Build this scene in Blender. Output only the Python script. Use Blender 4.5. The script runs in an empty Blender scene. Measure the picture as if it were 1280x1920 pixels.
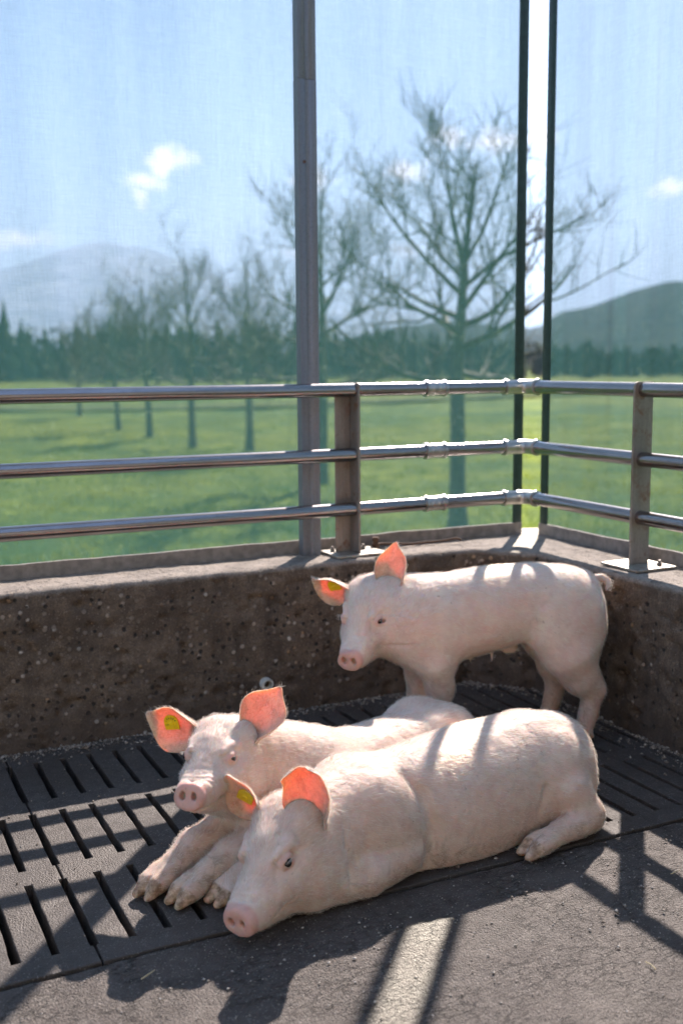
import bpy, math, random
import numpy as np
from mathutils import Vector, Matrix

R = math.radians
rng = np.random.default_rng(7)
random.seed(7)
scn = bpy.context.scene
COL = scn.collection

# ------------------------------------------------------------------ camera
cam_d = bpy.data.cameras.new('camera')
cam_d.sensor_fit = 'VERTICAL'
cam_d.sensor_height = 36.0
cam_d.sensor_width = 24.0
cam_d.lens = 37.77
cam_d.clip_start = 0.05
cam_d.clip_end = 40000.0
cam_d.dof.use_dof = True
cam_d.dof.focus_distance = 2.36
cam_d.dof.aperture_fstop = 2.7
cam = bpy.data.objects.new('camera', cam_d)
COL.objects.link(cam)
_f = Vector((0.43141, 0.89175, -0.13661)).normalized()
_r = Vector((0.89972, -0.43641, -0.00746)).normalized()
_u = _r.cross(_f).normalized()
_r = _f.cross(_u).normalized()
cam.matrix_world = Matrix(((_r.x, _u.x, -_f.x, -2.1504),
                           (_r.y, _u.y, -_f.y, -3.0109),
                           (_r.z, _u.z, -_f.z, 1.05),
                           (0, 0, 0, 1)))
scn.camera = cam
CAM = Vector((-2.1504, -3.0109, 1.05))

# ------------------------------------------------------------------ render settings, exposure
scn.render.engine = 'CYCLES'
scn.cycles.use_denoising = True
scn.cycles.max_bounces = 7
scn.cycles.diffuse_bounces = 3
scn.cycles.glossy_bounces = 4
scn.cycles.transmission_bounces = 4
scn.cycles.transparent_max_bounces = 12
scn.cycles.volume_bounces = 0
scn.cycles.sample_clamp_indirect = 6.0
scn.cycles.use_adaptive_sampling = True
scn.cycles.adaptive_threshold = 0.02
scn.view_settings.view_transform = 'Standard'
scn.view_settings.look = 'None'
scn.view_settings.gamma = 1.0
scn.view_settings.exposure = 2.72
scn.view_settings.use_curve_mapping = False

# ------------------------------------------------------------------ sun and sky
SUN = Vector((0.83, 0.95, 1.0)).normalized()          # towards the sun
sun_el = math.asin(SUN.z)
sun_az = math.atan2(SUN.x, SUN.y)
sl = bpy.data.lights.new('sun', 'SUN')
sl.energy = 5.0
sl.angle = R(0.55)
sl.color = (1.0, 0.92, 0.80)
so = bpy.data.objects.new('sun', sl)
COL.objects.link(so)
so.location = (6, 7, 9)
so.rotation_euler = SUN.to_track_quat('Z', 'Y').to_euler()

world = bpy.data.worlds.new('World')
scn.world = world
world.use_nodes = True
wn, wl = world.node_tree.nodes, world.node_tree.links
wn.clear()


def N(nodes, kind, **kw):
    n = nodes.new(kind)
    for k, v in kw.items():
        setattr(n, k, v)
    return n


def vmath(nodes, links, op, a, b=None, out=0):
    n = nodes.new('ShaderNodeVectorMath')
    n.operation = op
    for i, s in enumerate((a, b)):
        if s is None:
            continue
        if hasattr(s, 'is_linked'):
            links.new(s, n.inputs[i])
        else:
            n.inputs[i].default_value = s
    return n.outputs[1] if op in ('DOT_PRODUCT', 'LENGTH', 'DISTANCE') else n.outputs[0]


def smath(nodes, links, op, a, b=None, c=None, clamp=False):
    n = nodes.new('ShaderNodeMath')
    n.operation = op
    n.use_clamp = clamp
    for i, s in enumerate((a, b, c)):
        if s is None:
            continue
        if hasattr(s, 'is_linked'):
            links.new(s, n.inputs[i])
        else:
            n.inputs[i].default_value = s
    return n.outputs[0]


def build_world():
    sky = N(wn, 'ShaderNodeTexSky', sky_type='NISHITA', sun_disc=False)
    sky.sun_elevation = sun_el
    sky.sun_rotation = sun_az
    sky.altitude = 450.0
    sky.air_density = 1.0
    sky.dust_density = 0.3
    sky.ozone_density = 2.0
    tc = N(wn, 'ShaderNodeTexCoord')
    d = tc.outputs['Generated']
    # small cumulus heads: direction, half width, half height (radians), softness
    clouds = [((0.2900, 0.9540, 0.1770), .029, .017, 0), ((0.2740, 0.9600, 0.162), .020, .011, 0), ((0.2690, 0.9620, 0.149), .011, .013, 0),
              ((0.4120, 0.8985, 0.1630), .024, .019, 0), ((0.4850, 0.8640, 0.1700), .026, .013, 0),
              ((0.5100, 0.8400, 0.1990), .020, .013, 0), ((0.5480, 0.8150, 0.1900), .028, .014, 0), ((0.5790, 0.7950, 0.1920), .020, .011, 0),
              ((0.1620, 0.9810, 0.1090), .046, .011, 0), ((0.6690, 0.7350, 0.1480), .020, .010, 0),
              ((0.6900, 0.7200, 0.1200), .022, .006, 0), ((0.4900, 0.8700, 0.1010), .018, .010, 0), ((0.40, 0.91, 0.100), .022, .009, 0)]
    ns = N(wn, 'ShaderNodeTexNoise')
    ns.inputs['Scale'].default_value = 46.0
    ns.inputs['Detail'].default_value = 6.0
    ns.inputs['Roughness'].default_value = 0.62
    wl.new(d, ns.inputs['Vector'])
    total = None
    for c, a, b, s in clouds:
        c = Vector(c).normalized()
        rt = c.cross(Vector((0, 0, 1))).normalized()
        up = rt.cross(c).normalized()
        e = vmath(wn, wl, 'SUBTRACT', d, tuple(c))
        x = vmath(wn, wl, 'DOT_PRODUCT', e, tuple(rt / a))
        y = vmath(wn, wl, 'DOT_PRODUCT', e, tuple(up / b))
        z = vmath(wn, wl, 'DOT_PRODUCT', e, tuple(c * 20))
        comb = N(wn, 'ShaderNodeCombineXYZ')
        wl.new(x, comb.inputs[0]); wl.new(y, comb.inputs[1]); wl.new(z, comb.inputs[2])
        ln = vmath(wn, wl, 'LENGTH', comb.outputs[0])
        v = smath(wn, wl, 'SUBTRACT', 1.0, ln)
        total = v if total is None else smath(wn, wl, 'MAXIMUM', total, v)
    # scattered cumulus over the rest of the sky
    n2 = N(wn, 'ShaderNodeTexNoise')
    n2.inputs['Scale'].default_value = 5.5
    n2.inputs['Detail'].default_value = 3.0
    wl.new(d, n2.inputs['Vector'])
    gen = smath(wn, wl, 'MULTIPLY_ADD', n2.outputs['Fac'], 6.0, -4.25)
    sep = N(wn, 'ShaderNodeSeparateXYZ')
    wl.new(d, sep.inputs[0])
    total = smath(wn, wl, 'MAXIMUM', total, gen)
    nz = smath(wn, wl, 'MULTIPLY_ADD', ns.outputs['Fac'], 2.6, -1.30)
    val = smath(wn, wl, 'ADD', total, nz)
    ramp = N(wn, 'ShaderNodeMapRange', interpolation_type='SMOOTHSTEP')
    ramp.inputs['From Min'].default_value = 0.0
    ramp.inputs['From Max'].default_value = 1.0
    wl.new(val, ramp.inputs['Value'])
    mix = N(wn, 'ShaderNodeMix', data_type='RGBA')
    mix.inputs['B'].default_value = (20.0, 18.8, 18.4, 1)
    fac = smath(wn, wl, 'MULTIPLY', ramp.outputs[0], 0.8)
    wl.new(fac, mix.inputs['Factor'])
    wl.new(sky.outputs[0], mix.inputs['A'])
    bg = N(wn, 'ShaderNodeBackground')
    bg.inputs['Strength'].default_value = 0.05
    wl.new(mix.outputs['Result'], bg.inputs['Color'])
    out = N(wn, 'ShaderNodeOutputWorld')
    wl.new(bg.outputs[0], out.inputs['Surface'])


build_world()

# ------------------------------------------------------------------ helpers
def tag(o, label=None, category=None, group=None, kind=None):
    if label: o['label'] = label
    if category: o['category'] = category
    if group: o['group'] = group
    if kind: o['kind'] = kind
    return o


def empty(name, loc=(0, 0, 0)):
    o = bpy.data.objects.new(name, None)
    o.empty_display_size = 0.1
    o.location = loc
    COL.objects.link(o)
    return o


def adopt(o, parent):
    if parent is not None:
        o.parent = parent
        o.matrix_parent_inverse = Matrix.Translation(parent_world(parent)).inverted()
    return o


def parent_world(p):
    v = Vector(p.location)
    q = p.parent
    while q is not None:
        # parents in this script are never rotated and children keep world coordinates
        break
    return v if p.parent is None else Vector((0, 0, 0))


def mesh_obj(name, verts, faces, mats, parent=None, smooth=False, mat_index=None, loc=None):
    me = bpy.data.meshes.new(name)
    verts = np.asarray(verts, dtype=np.float32)
    me.from_pydata(verts.tolist(), [], [list(map(int, f)) for f in faces])
    return link_mesh(name, me, mats, parent, smooth, mat_index, loc)


def fast_mesh(name, verts, faces):
    """faces: (n,3) or (n,4) int array"""
    me = bpy.data.meshes.new(name)
    verts = np.ascontiguousarray(verts, dtype=np.float32)
    faces = np.ascontiguousarray(faces, dtype=np.int32)
    k = faces.shape[1]
    me.vertices.add(len(verts)); me.vertices.foreach_set('co', verts.ravel())
    me.loops.add(faces.size); me.loops.foreach_set('vertex_index', faces.ravel())
    me.polygons.add(len(faces))
    me.polygons.foreach_set('loop_start', np.arange(0, faces.size, k, dtype=np.int32))
    me.update(calc_edges=True)
    return me


def link_mesh(name, me, mats, parent=None, smooth=False, mat_index=None, loc=None):
    if not isinstance(mats, (list, tuple)):
        mats = [mats]
    for m in mats:
        if m is not None:
            me.materials.append(m)
    if smooth:
        me.polygons.foreach_set('use_smooth', np.ones(len(me.polygons), dtype=bool))
    if mat_index is not None:
        me.polygons.foreach_set('material_index', np.asarray(mat_index, dtype=np.int32))
    me.update()
    o = bpy.data.objects.new(name, me)
    if loc is not None:
        o.location = loc
    COL.objects.link(o)
    adopt(o, parent)
    return o


class MB:
    """collects simple solids into one mesh"""
    def __init__(s):
        s.v, s.f = [], []

    def add(s, vs, fs):
        n = len(s.v)
        s.v += [tuple(v) for v in vs]
        s.f += [tuple(i + n for i in f) for f in fs]

    def box(s, x0, x1, y0, y1, z0, z1):
        s.add([(x0, y0, z0), (x1, y0, z0), (x1, y1, z0), (x0, y1, z0), (x0, y0, z1), (x1, y0, z1), (x1, y1, z1), (x0, y1, z1)],
              [(3, 2, 1, 0), (4, 5, 6, 7), (0, 1, 5, 4), (1, 2, 6, 5), (2, 3, 7, 6), (3, 0, 4, 7)])

    def tube(s, pts, rad, n=12, cap=True):
        pts = [Vector(p) for p in pts]
        rr = rad if hasattr(rad, '__len__') else [rad] * len(pts)
        ref = None
        rings = []
        for i, p in enumerate(pts):
            a = pts[max(i - 1, 0)]; b = pts[min(i + 1, len(pts) - 1)]
            t = (b - a).normalized()
            if ref is None:
                ref = t.orthogonal().normalized()
            ref = (ref - t * ref.dot(t))
            ref = ref.normalized() if ref.length > 1e-6 else t.orthogonal().normalized()
            w = t.cross(ref)
            rings.append([p + (ref * math.cos(2 * math.pi * k / n) + w * math.sin(2 * math.pi * k / n)) * rr[i] for k in range(n)])
        vs = [v for r in rings for v in r]
        fs = []
        for i in range(len(rings) - 1):
            for k in range(n):
                fs.append((i * n + k, i * n + (k + 1) % n, (i + 1) * n + (k + 1) % n, (i + 1) * n + k))
        if cap:
            fs.append(tuple(range(n - 1, -1, -1)))
            fs.append(tuple(range((len(rings) - 1) * n, len(rings) * n)))
        s.add(vs, fs)

    def prism(s, poly, axis, a, b):
        """poly: 2d outline, extruded along axis ('x','y','z') from a to b"""
        def P(u, v, w):
            return {'x': (w, u, v), 'y': (u, w, v), 'z': (u, v, w)}[axis]
        n = len(poly)
        vs = [P(u, v, a) for u, v in poly] + [P(u, v, b) for u, v in poly]
        fs = [tuple(range(n))[::-1], tuple(range(n, 2 * n))]
        for i in range(n):
            j = (i + 1) % n
            fs.append((i, j, n + j, n + i))
        s.add(vs, fs)

    def build(s, name, mats, parent=None, smooth=False, bevel=0.0, segs=2, autosmooth=None):
        o = mesh_obj(name, s.v, s.f, mats, parent, smooth)
        import bmesh
        bm = bmesh.new(); bm.from_mesh(o.data)
        bmesh.ops.recalc_face_normals(bm, faces=bm.faces)
        if bevel:
            es = [e for e in bm.edges if len(e.link_faces) == 2 and e.calc_face_angle(0) > R(28)]
            bmesh.ops.bevel(bm, geom=es, offset=bevel, segments=segs, profile=0.6, affect='EDGES', clamp_overlap=True)
        if autosmooth is not None:
            for f in bm.faces: f.smooth = True
            for e in bm.edges:
                if len(e.link_faces) == 2 and e.calc_face_angle(0) > R(autosmooth):
                    e.smooth = False
        bm.to_mesh(o.data); bm.free()
        return o


# vectorised gradient-free value noise
_perm = rng.random((64, 64, 64)).astype(np.float32)


def vnoise(x, y, z):
    xi = np.floor(x).astype(int); yi = np.floor(y).astype(int); zi = np.floor(z).astype(int)
    fx = x - xi; fy = y - yi; fz = z - zi
    fx = fx * fx * (3 - 2 * fx); fy = fy * fy * (3 - 2 * fy); fz = fz * fz * (3 - 2 * fz)
    def g(a, b, c): return _perm[(xi + a) & 63, (yi + b) & 63, (zi + c) & 63]
    l = lambda a, b, t: a + (b - a) * t
    return l(l(l(g(0, 0, 0), g(1, 0, 0), fx), l(g(0, 1, 0), g(1, 1, 0), fx), fy),
             l(l(g(0, 0, 1), g(1, 0, 1), fx), l(g(0, 1, 1), g(1, 1, 1), fx), fy), fz)


def fbm(x, y, z, octaves=4, gain=0.5):
    s = 0; a = 1; t = 0
    for i in range(octaves):
        s = s + a * vnoise(x * 2 ** i + 17.3 * i, y * 2 ** i + 5.1 * i, z * 2 ** i + 9.7 * i)
        t += a; a *= gain
    return s / t


# ------------------------------------------------------------------ materials
def new_mat(name):
    m = bpy.data.materials.new(name)
    m.use_nodes = True
    nt = m.node_tree
    nt.nodes.clear()
    out = nt.nodes.new('ShaderNodeOutputMaterial')
    b = nt.nodes.new('ShaderNodeBsdfPrincipled')
    nt.links.new(b.outputs[0], out.inputs['Surface'])
    return m, nt.nodes, nt.links, b, out


def coords(nodes, links, scale=(1, 1, 1)):
    g = nodes.new('ShaderNodeNewGeometry')
    mp = nodes.new('ShaderNodeMapping')
    mp.inputs['Scale'].default_value = scale
    links.new(g.outputs['Position'], mp.inputs['Vector'])
    return mp.outputs[0]


def noise(nodes, links, vec, scale, detail=4, rough=0.55, dist=0.0):
    n = nodes.new('ShaderNodeTexNoise')
    n.inputs['Scale'].default_value = scale
    n.inputs['Detail'].default_value = detail
    n.inputs['Roughness'].default_value = rough
    n.inputs['Distortion'].default_value = dist
    links.new(vec, n.inputs['Vector'])
    return n.outputs['Fac']


def voro(nodes, links, vec, scale, feature='F1', out='Distance', rand=1.0):
    n = nodes.new('ShaderNodeTexVoronoi')
    n.feature = feature
    n.inputs['Scale'].default_value = scale
    n.inputs['Randomness'].default_value = rand
    links.new(vec, n.inputs['Vector'])
    return n.outputs[out]


def ramp(nodes, links, fac, stops):
    n = nodes.new('ShaderNodeValToRGB')
    while len(n.color_ramp.elements) < len(stops):
        n.color_ramp.elements.new(0.5)
    for e, (p, c) in zip(n.color_ramp.elements, stops):
        e.position = p
        e.color = (c, c, c, 1) if not hasattr(c, '__len__') else (*c[:3], 1)
    links.new(fac, n.inputs[0])
    return n.outputs[0]


def mixc(nodes, links, fac, a, b, blend='MIX'):
    n = nodes.new('ShaderNodeMix')
    n.data_type = 'RGBA'
    n.blend_type = blend
    for s, key in ((fac, 'Factor'), (a, 'A'), (b, 'B')):
        sock = n.inputs[key] if key == 'Factor' else [i for i in n.inputs if i.name == key and i.type == 'RGBA'][0]
        if hasattr(s, 'is_linked'):
            links.new(s, sock)
        elif key == 'Factor':
            sock.default_value = s
        else:
            sock.default_value = (*s[:3], 1)
    return [o for o in n.outputs if o.type == 'RGBA'][0]


def bump(nodes, links, height, strength=0.5, dist=0.01, prev=None):
    n = nodes.new('ShaderNodeBump')
    n.inputs['Strength'].default_value = strength
    n.inputs['Distance'].default_value = dist
    links.new(height, n.inputs['Height'])
    if prev is not None:
        links.new(prev, n.inputs['Normal'])
    return n.outputs[0]


def attr(nodes, name):
    n = nodes.new('ShaderNodeAttribute')
    n.attribute_name = name
    return n.outputs['Fac']


def mat_simple(name, col, rough=0.6, metal=0.0, nscale=30, namt=0.25, bstr=0.15):
    m, n, l, b, o = new_mat(name)
    v = coords(n, l)
    f = noise(n, l, v, nscale, 5)
    c = mixc(n, l, ramp(n, l, f, [(0.3, 0.0), (0.7, 1.0)]), [x * (1 - namt) for x in col], [min(1, x * (1 + namt)) for x in col])
    l.new(c, b.inputs['Base Color'])
    b.inputs['Roughness'].default_value = rough
    b.inputs['Metallic'].default_value = metal
    l.new(bump(n, l, f, bstr, 0.004), b.inputs['Normal'])
    return m


def mat_concrete_floor(name, base, light, crack_amt, bstr):
    m, n, l, b, o = new_mat(name)
    v = coords(n, l)
    big = noise(n, l, v, 3.1, 5, 0.6)
    mid = noise(n, l, v, 28, 6, 0.65)
    fine = noise(n, l, v, 420, 3, 0.7)
    grit = voro(n, l, v, 260, 'F1', 'Distance')
    gritc = voro(n, l, v, 260, 'F1', 'Color')
    c = mixc(n, l, ramp(n, l, big, [(0.32, 0), (0.68, 1)]), base, [x * 1.35 for x in base])
    c = mixc(n, l, ramp(n, l, mid, [(0.35, 0.0), (0.75, 0.55)]), c, [x * 0.55 for x in base])
    sp = n.new('ShaderNodeSeparateColor'); l.new(gritc, sp.inputs[0])
    spk = smath(n, l, 'MULTIPLY', ramp(n, l, sp.outputs[0], [(0.80, 0), (0.9, 1)]), ramp(n, l, grit, [(0.25, 1), (0.5, 0)]))
    c = mixc(n, l, smath(n, l, 'MULTIPLY', spk, 0.55), c, light)
    # dried pale film in patches
    film = smath(n, l, 'MULTIPLY', ramp(n, l, noise(n, l, v, 9, 6, 0.7, 0.6), [(0.56, 0), (0.74, 1)]), ramp(n, l, fine, [(0.45, 0), (0.62, 1)]))
    c = mixc(n, l, smath(n, l, 'MULTIPLY', film, 0.5), c, light)
    # trodden manure film, darker and slightly moist
    man = ramp(n, l, noise(n, l, coords(n, l, (3.0, 4.2, 3)), 1.0, 6, 0.68, 0.5), [(0.46, 0), (0.62, 1)])
    man = smath(n, l, 'MULTIPLY', man, ramp(n, l, mid, [(0.3, 0.35), (0.6, 1)]))
    c = mixc(n, l, smath(n, l, 'MULTIPLY', man, 0.62), c, (0.045, 0.033, 0.024))
    # hairline cracks running mostly along x
    vw = coords(n, l, (26, 64, 30))
    wob = n.new('ShaderNodeVectorMath'); wob.operation = 'ADD'
    wn_ = n.new('ShaderNodeTexNoise'); wn_.inputs['Scale'].default_value = 2.2; wn_.inputs['Detail'].default_value = 4
    l.new(vw, wn_.inputs['Vector'])
    l.new(vw, wob.inputs[0]); l.new(wn_.outputs['Color'], wob.inputs[1])
    cr = voro(n, l, wob.outputs[0], 1.0, 'DISTANCE_TO_EDGE')
    crm = ramp(n, l, cr, [(0.0, 1), (0.055, 0)])
    where = ramp(n, l, noise(n, l, v, 7, 4, 0.6), [(0.42, 0), (0.6, 1)])
    crm = smath(n, l, 'MULTIPLY', smath(n, l, 'MULTIPLY', crm, where), crack_amt)
    c = mixc(n, l, smath(n, l, 'MULTIPLY', crm, 0.8), c, (0.02, 0.017, 0.015))
    l.new(c, b.inputs['Base Color'])
    rr = n.new('ShaderNodeMapRange')
    rr.inputs['To Min'].default_value = 0.55; rr.inputs['To Max'].default_value = 0.85
    l.new(mid, rr.inputs['Value']); l.new(smath(n, l, 'MULTIPLY_ADD', man, -0.14, rr.outputs[0]), b.inputs['Roughness'])
    h = smath(n, l, 'ADD', smath(n, l, 'MULTIPLY', fine, 0.35), smath(n, l, 'MULTIPLY', grit, -0.6))
    h = smath(n, l, 'ADD', h, smath(n, l, 'MULTIPLY', mid, 0.6))
    h = smath(n, l, 'SUBTRACT', h, smath(n, l, 'MULTIPLY', crm, 1.2))
    l.new(bump(n, l, h, bstr, 0.005), b.inputs['Normal'])
    return m


def mat_wall():
    m, n, l, b, o = new_mat('weathered_concrete')
    v = coords(n, l)
    big = noise(n, l, v, 2.6, 5, 0.6)
    mid = noise(n, l, v, 17, 6, 0.68)
    fine = noise(n, l, v, 190, 4, 0.7)
    base = mixc(n, l, ramp(n, l, big, [(0.3, 0), (0.7, 1)]), (0.195, 0.135, 0.088), (0.285, 0.208, 0.145))
    base = mixc(n, l, ramp(n, l, mid, [(0.38, 0.75), (0.66, 0.0)]), base, (0.058, 0.040, 0.028))
    base = mixc(n, l, ramp(n, l, fine, [(0.40, 0.6), (0.65, 0.0)]), base, (0.05, 0.036, 0.027))
    # exposed aggregate of several colours
    agd = voro(n, l, v, 46, 'F1', 'Distance'); agc = voro(n, l, v, 46, 'F1', 'Color')
    sp = n.new('ShaderNodeSeparateColor'); l.new(agc, sp.inputs[0])
    st = smath(n, l, 'MULTIPLY', ramp(n, l, sp.outputs[0], [(0.62, 0), (0.66, 1)]), ramp(n, l, smath(n, l, 'ADD', agd, smath(n, l, 'MULTIPLY_ADD', fine, 0.3, -0.15)), [(0.24, 1), (0.38, 0)]))
    stc = ramp(n, l, sp.outputs[1], [(0.0, (0.40, 0.32, 0.25)), (0.5, (0.26, 0.20, 0.155)), (0.75, (0.46, 0.27, 0.13)), (1.0, (0.60, 0.55, 0.48))])
    clus = ramp(n, l, noise(n, l, v, 6, 4, 0.6), [(0.38, 0.15), (0.62, 1)])
    c = mixc(n, l, smath(n, l, 'MULTIPLY', smath(n, l, 'MULTIPLY', st, clus), 0.95), base, stc)
    agd2 = voro(n, l, v, 150, 'F1', 'Distance'); agc2 = voro(n, l, v, 150, 'F1', 'Color')
    sp2 = n.new('ShaderNodeSeparateColor'); l.new(agc2, sp2.inputs[0])
    st2 = smath(n, l, 'MULTIPLY', ramp(n, l, sp2.outputs[0], [(0.78, 0), (0.82, 1)]), ramp(n, l, agd2, [(0.25, 1), (0.45, 0)]))
    c = mixc(n, l, smath(n, l, 'MULTIPLY', st2, 0.35), c, (0.32, 0.27, 0.22))
    # blow holes
    pd = voro(n, l, v, 44, 'F1', 'Distance'); pc = voro(n, l, v, 44, 'F1', 'Color')
    sp3 = n.new('ShaderNodeSeparateColor'); l.new(pc, sp3.inputs[0])
    wv = smath(n, l, 'ADD', pd, smath(n, l, 'MULTIPLY_ADD', fine, 0.16, -0.08))
    pit = smath(n, l, 'MULTIPLY', ramp(n, l, sp3.outputs[2], [(0.62, 0), (0.66, 1)]), ramp(n, l, wv, [(0.21, 1), (0.29, 0)]))
    c = mixc(n, l, smath(n, l, 'MULTIPLY', pit, 0.9), c, (0.03, 0.025, 0.02))
    # sunlight on the wall top put into its colour as a paler tone
    g = n.new('ShaderNodeNewGeometry')
    sn = n.new('ShaderNodeSeparateXYZ'); l.new(g.outputs['Position'], sn.inputs[0])
    top = n.new('ShaderNodeMapRange'); top.inputs['From Min'].default_value = 0.432; top.inputs['From Max'].default_value = 0.447
    l.new(smath(n, l, 'ADD', sn.outputs[2], smath(n, l, 'MULTIPLY_ADD', mid, 0.02, -0.01)), top.inputs['Value'])
    pale = mixc(n, l, ramp(n, l, fine, [(0.35, 0), (0.65, 1)]), (0.20, 0.165, 0.135), (0.38, 0.325, 0.275))
    c = mixc(n, l, smath(n, l, 'MULTIPLY', top.outputs[0], 0.9), c, pale)
    runs = ramp(n, l, noise(n, l, coords(n, l, (11, 11, 0.9)), 1.0, 5, 0.65), [(0.50, 0), (0.66, 1)])
    c = mixc(n, l, smath(n, l, 'MULTIPLY', runs, 0.45), c, (0.05, 0.036, 0.027))
    # splash zone: dried slurry thrown up from the floor
    low = n.new('ShaderNodeMapRange'); low.inputs['From Min'].default_value = 0.16; low.inputs['From Max'].default_value = 0.03
    l.new(smath(n, l, 'ADD', sn.outputs[2], smath(n, l, 'MULTIPLY_ADD', noise(n, l, coords(n, l, (6, 6, 2)), 1.0, 5, 0.7), 0.22, -0.11)), low.inputs['Value'])
    c = mixc(n, l, smath(n, l, 'MULTIPLY', low.outputs[0], 0.6), c, (0.075, 0.055, 0.042))
    l.new(c, b.inputs['Base Color'])
    b.inputs['Roughness'].default_value = 0.88
    h = smath(n, l, 'ADD', smath(n, l, 'MULTIPLY', fine, 0.3), smath(n, l, 'MULTIPLY', mid, 0.9))
    h = smath(n, l, 'ADD', h, smath(n, l, 'MULTIPLY', st, 0.35))
    h = smath(n, l, 'SUBTRACT', h, smath(n, l, 'MULTIPLY', pit, 1.3))
    l.new(bump(n, l, h, 1.0, 0.010), b.inputs['Normal'])
    return m


def mat_steel(name, col, rough, nscale, metal=1.0, streak=(6, 6, 1), rust=0.0, dark=0.6, rvar=0.15, bst=0.12):
    m, n, l, b, o = new_mat(name)
    v = coords(n, l, streak)
    f = noise(n, l, v, nscale, 6, 0.65)
    f2 = noise(n, l, coords(n, l), 130, 4, 0.6)
    c = mixc(n, l, ramp(n, l, f, [(0.34, 0), (0.68, 1)]), [x * dark for x in col], col)
    c = mixc(n, l, ramp(n, l, f2, [(0.5, 0), (0.75, 0.4)]), c, [x * 0.5 for x in col])
    if rust:
        rf = ramp(n, l, noise(n, l, coords(n, l), 24, 6, 0.7, 0.4), [(0.60 - 0.2 * rust, 0), (0.75 - 0.2 * rust, 1)])
        c = mixc(n, l, rf, c, (0.16, 0.075, 0.035))
        mm = smath(n, l, 'MULTIPLY_ADD', rf, -metal, metal)
        l.new(mm, b.inputs['Metallic'])
    else:
        b.inputs['Metallic'].default_value = metal
    l.new(c, b.inputs['Base Color'])
    mr = n.new('ShaderNodeMapRange')
    mr.inputs['To Min'].default_value = max(0.05, rough - rvar); mr.inputs['To Max'].default_value = rough + rvar
    l.new(f2, mr.inputs['Value']); l.new(mr.outputs[0], b.inputs['Roughness'])
    l.new(bump(n, l, f2, bst, 0.002), b.inputs['Normal'])
    return m


def mat_net(name, axis):
    """woven windbreak cloth: open mesh lets about a third of the light straight through, the threads scatter the rest"""
    m = bpy.data.materials.new(name); m.use_nodes = True
    nt = m.node_tree; n, l = nt.nodes, nt.links; n.clear()
    out = n.new('ShaderNodeOutputMaterial')
    s1 = (420, 420, 14) if True else None
    vert = noise(n, l, coords(n, l, (480, 480, 22)), 1.0, 3, 0.7)
    hor = noise(n, l, coords(n, l, (22, 22, 480)), 1.0, 3, 0.7)
    big = noise(n, l, coords(n, l, (3.0, 3.0, 1.2)), 1.0, 5, 0.6)
    dirt = noise(n, l, coords(n, l), 46, 5, 0.7)
    dens = smath(n, l, 'MULTIPLY_ADD', vert, 0.17, NET_DENS - 0.15)
    dens = smath(n, l, 'ADD', dens, smath(n, l, 'MULTIPLY_ADD', hor, 0.13, 0.0))
    streak = noise(n, l, coords(n, l, (9, 9, 0.25)), 1.0, 4, 0.6)
    dens = smath(n, l, 'ADD', dens, smath(n, l, 'MULTIPLY_ADD', streak, 0.17, -0.085))
    dens = smath(n, l, 'ADD', dens, smath(n, l, 'MULTIPLY_ADD', big, 0.14, -0.07), clamp=True)
    tr = n.new('ShaderNodeBsdfTransparent'); tr.inputs[0].default_value = (1.0, 0.955, 1.0, 1)
    tl = n.new('ShaderNodeBsdfTranslucent'); df = n.new('ShaderNodeBsdfDiffuse')
    thread = mixc(n, l, ramp(n, l, dirt, [(0.55, 0), (0.75, 1)]), NET_COL, (0.06, 0.10, 0.085))
    l.new(thread, tl.inputs[0]); df.inputs[0].default_value = (0.015, 0.035, 0.032, 1)
    mx = n.new('ShaderNodeMixShader'); mx.inputs[0].default_value = 0.30
    l.new(tl.outputs[0], mx.inputs[1]); l.new(df.outputs[0], mx.inputs[2])
    m2 = n.new('ShaderNodeMixShader')
    l.new(dens, m2.inputs[0]); l.new(tr.outputs[0], m2.inputs[1]); l.new(mx.outputs[0], m2.inputs[2])
    l.new(m2.outputs[0], out.inputs['Surface'])
    return m


NET_DENS = 0.60
NET_COL = (0.017, 0.050, 0.050)
# ================================================================== the landscape outside
ZF = -0.95                                   # level of the meadow


def bearing(az, dist, z=ZF):
    a = R(az)
    return Vector((CAM.x + dist * math.sin(a), CAM.y + dist * math.cos(a), z))


def mat_field():
    m, n, l, b, o = new_mat('meadow_soil_and_turf')
    v = coords(n, l)
    f1 = noise(n, l, coords(n, l, (1, 1, 1)), 0.55, 6, 0.65)
    f2 = noise(n, l, v, 4.5, 5, 0.7)
    f3 = noise(n, l, v, 0.045, 3, 0.5)
    c = mixc(n, l, ramp(n, l, f1, [(0.42, 0), (0.60, 1)]), (0.022, 0.062, 0.010), (0.130, 0.165, 0.013))
    c = mixc(n, l, ramp(n, l, f2, [(0.40, 0.8), (0.62, 0)]), c, (0.022, 0.048, 0.010))
    c = mixc(n, l, ramp(n, l, f3, [(0.4, 0), (0.65, 0.5)]), c, (0.155, 0.160, 0.015))
    l.new(c, b.inputs['Base Color'])
    b.inputs['Roughness'].default_value = 0.95
    b.inputs['Specular IOR Level'].default_value = 0.05
    l.new(bump(n, l, f2, 0.8, 0.12), b.inputs['Normal'])
    return m


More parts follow.
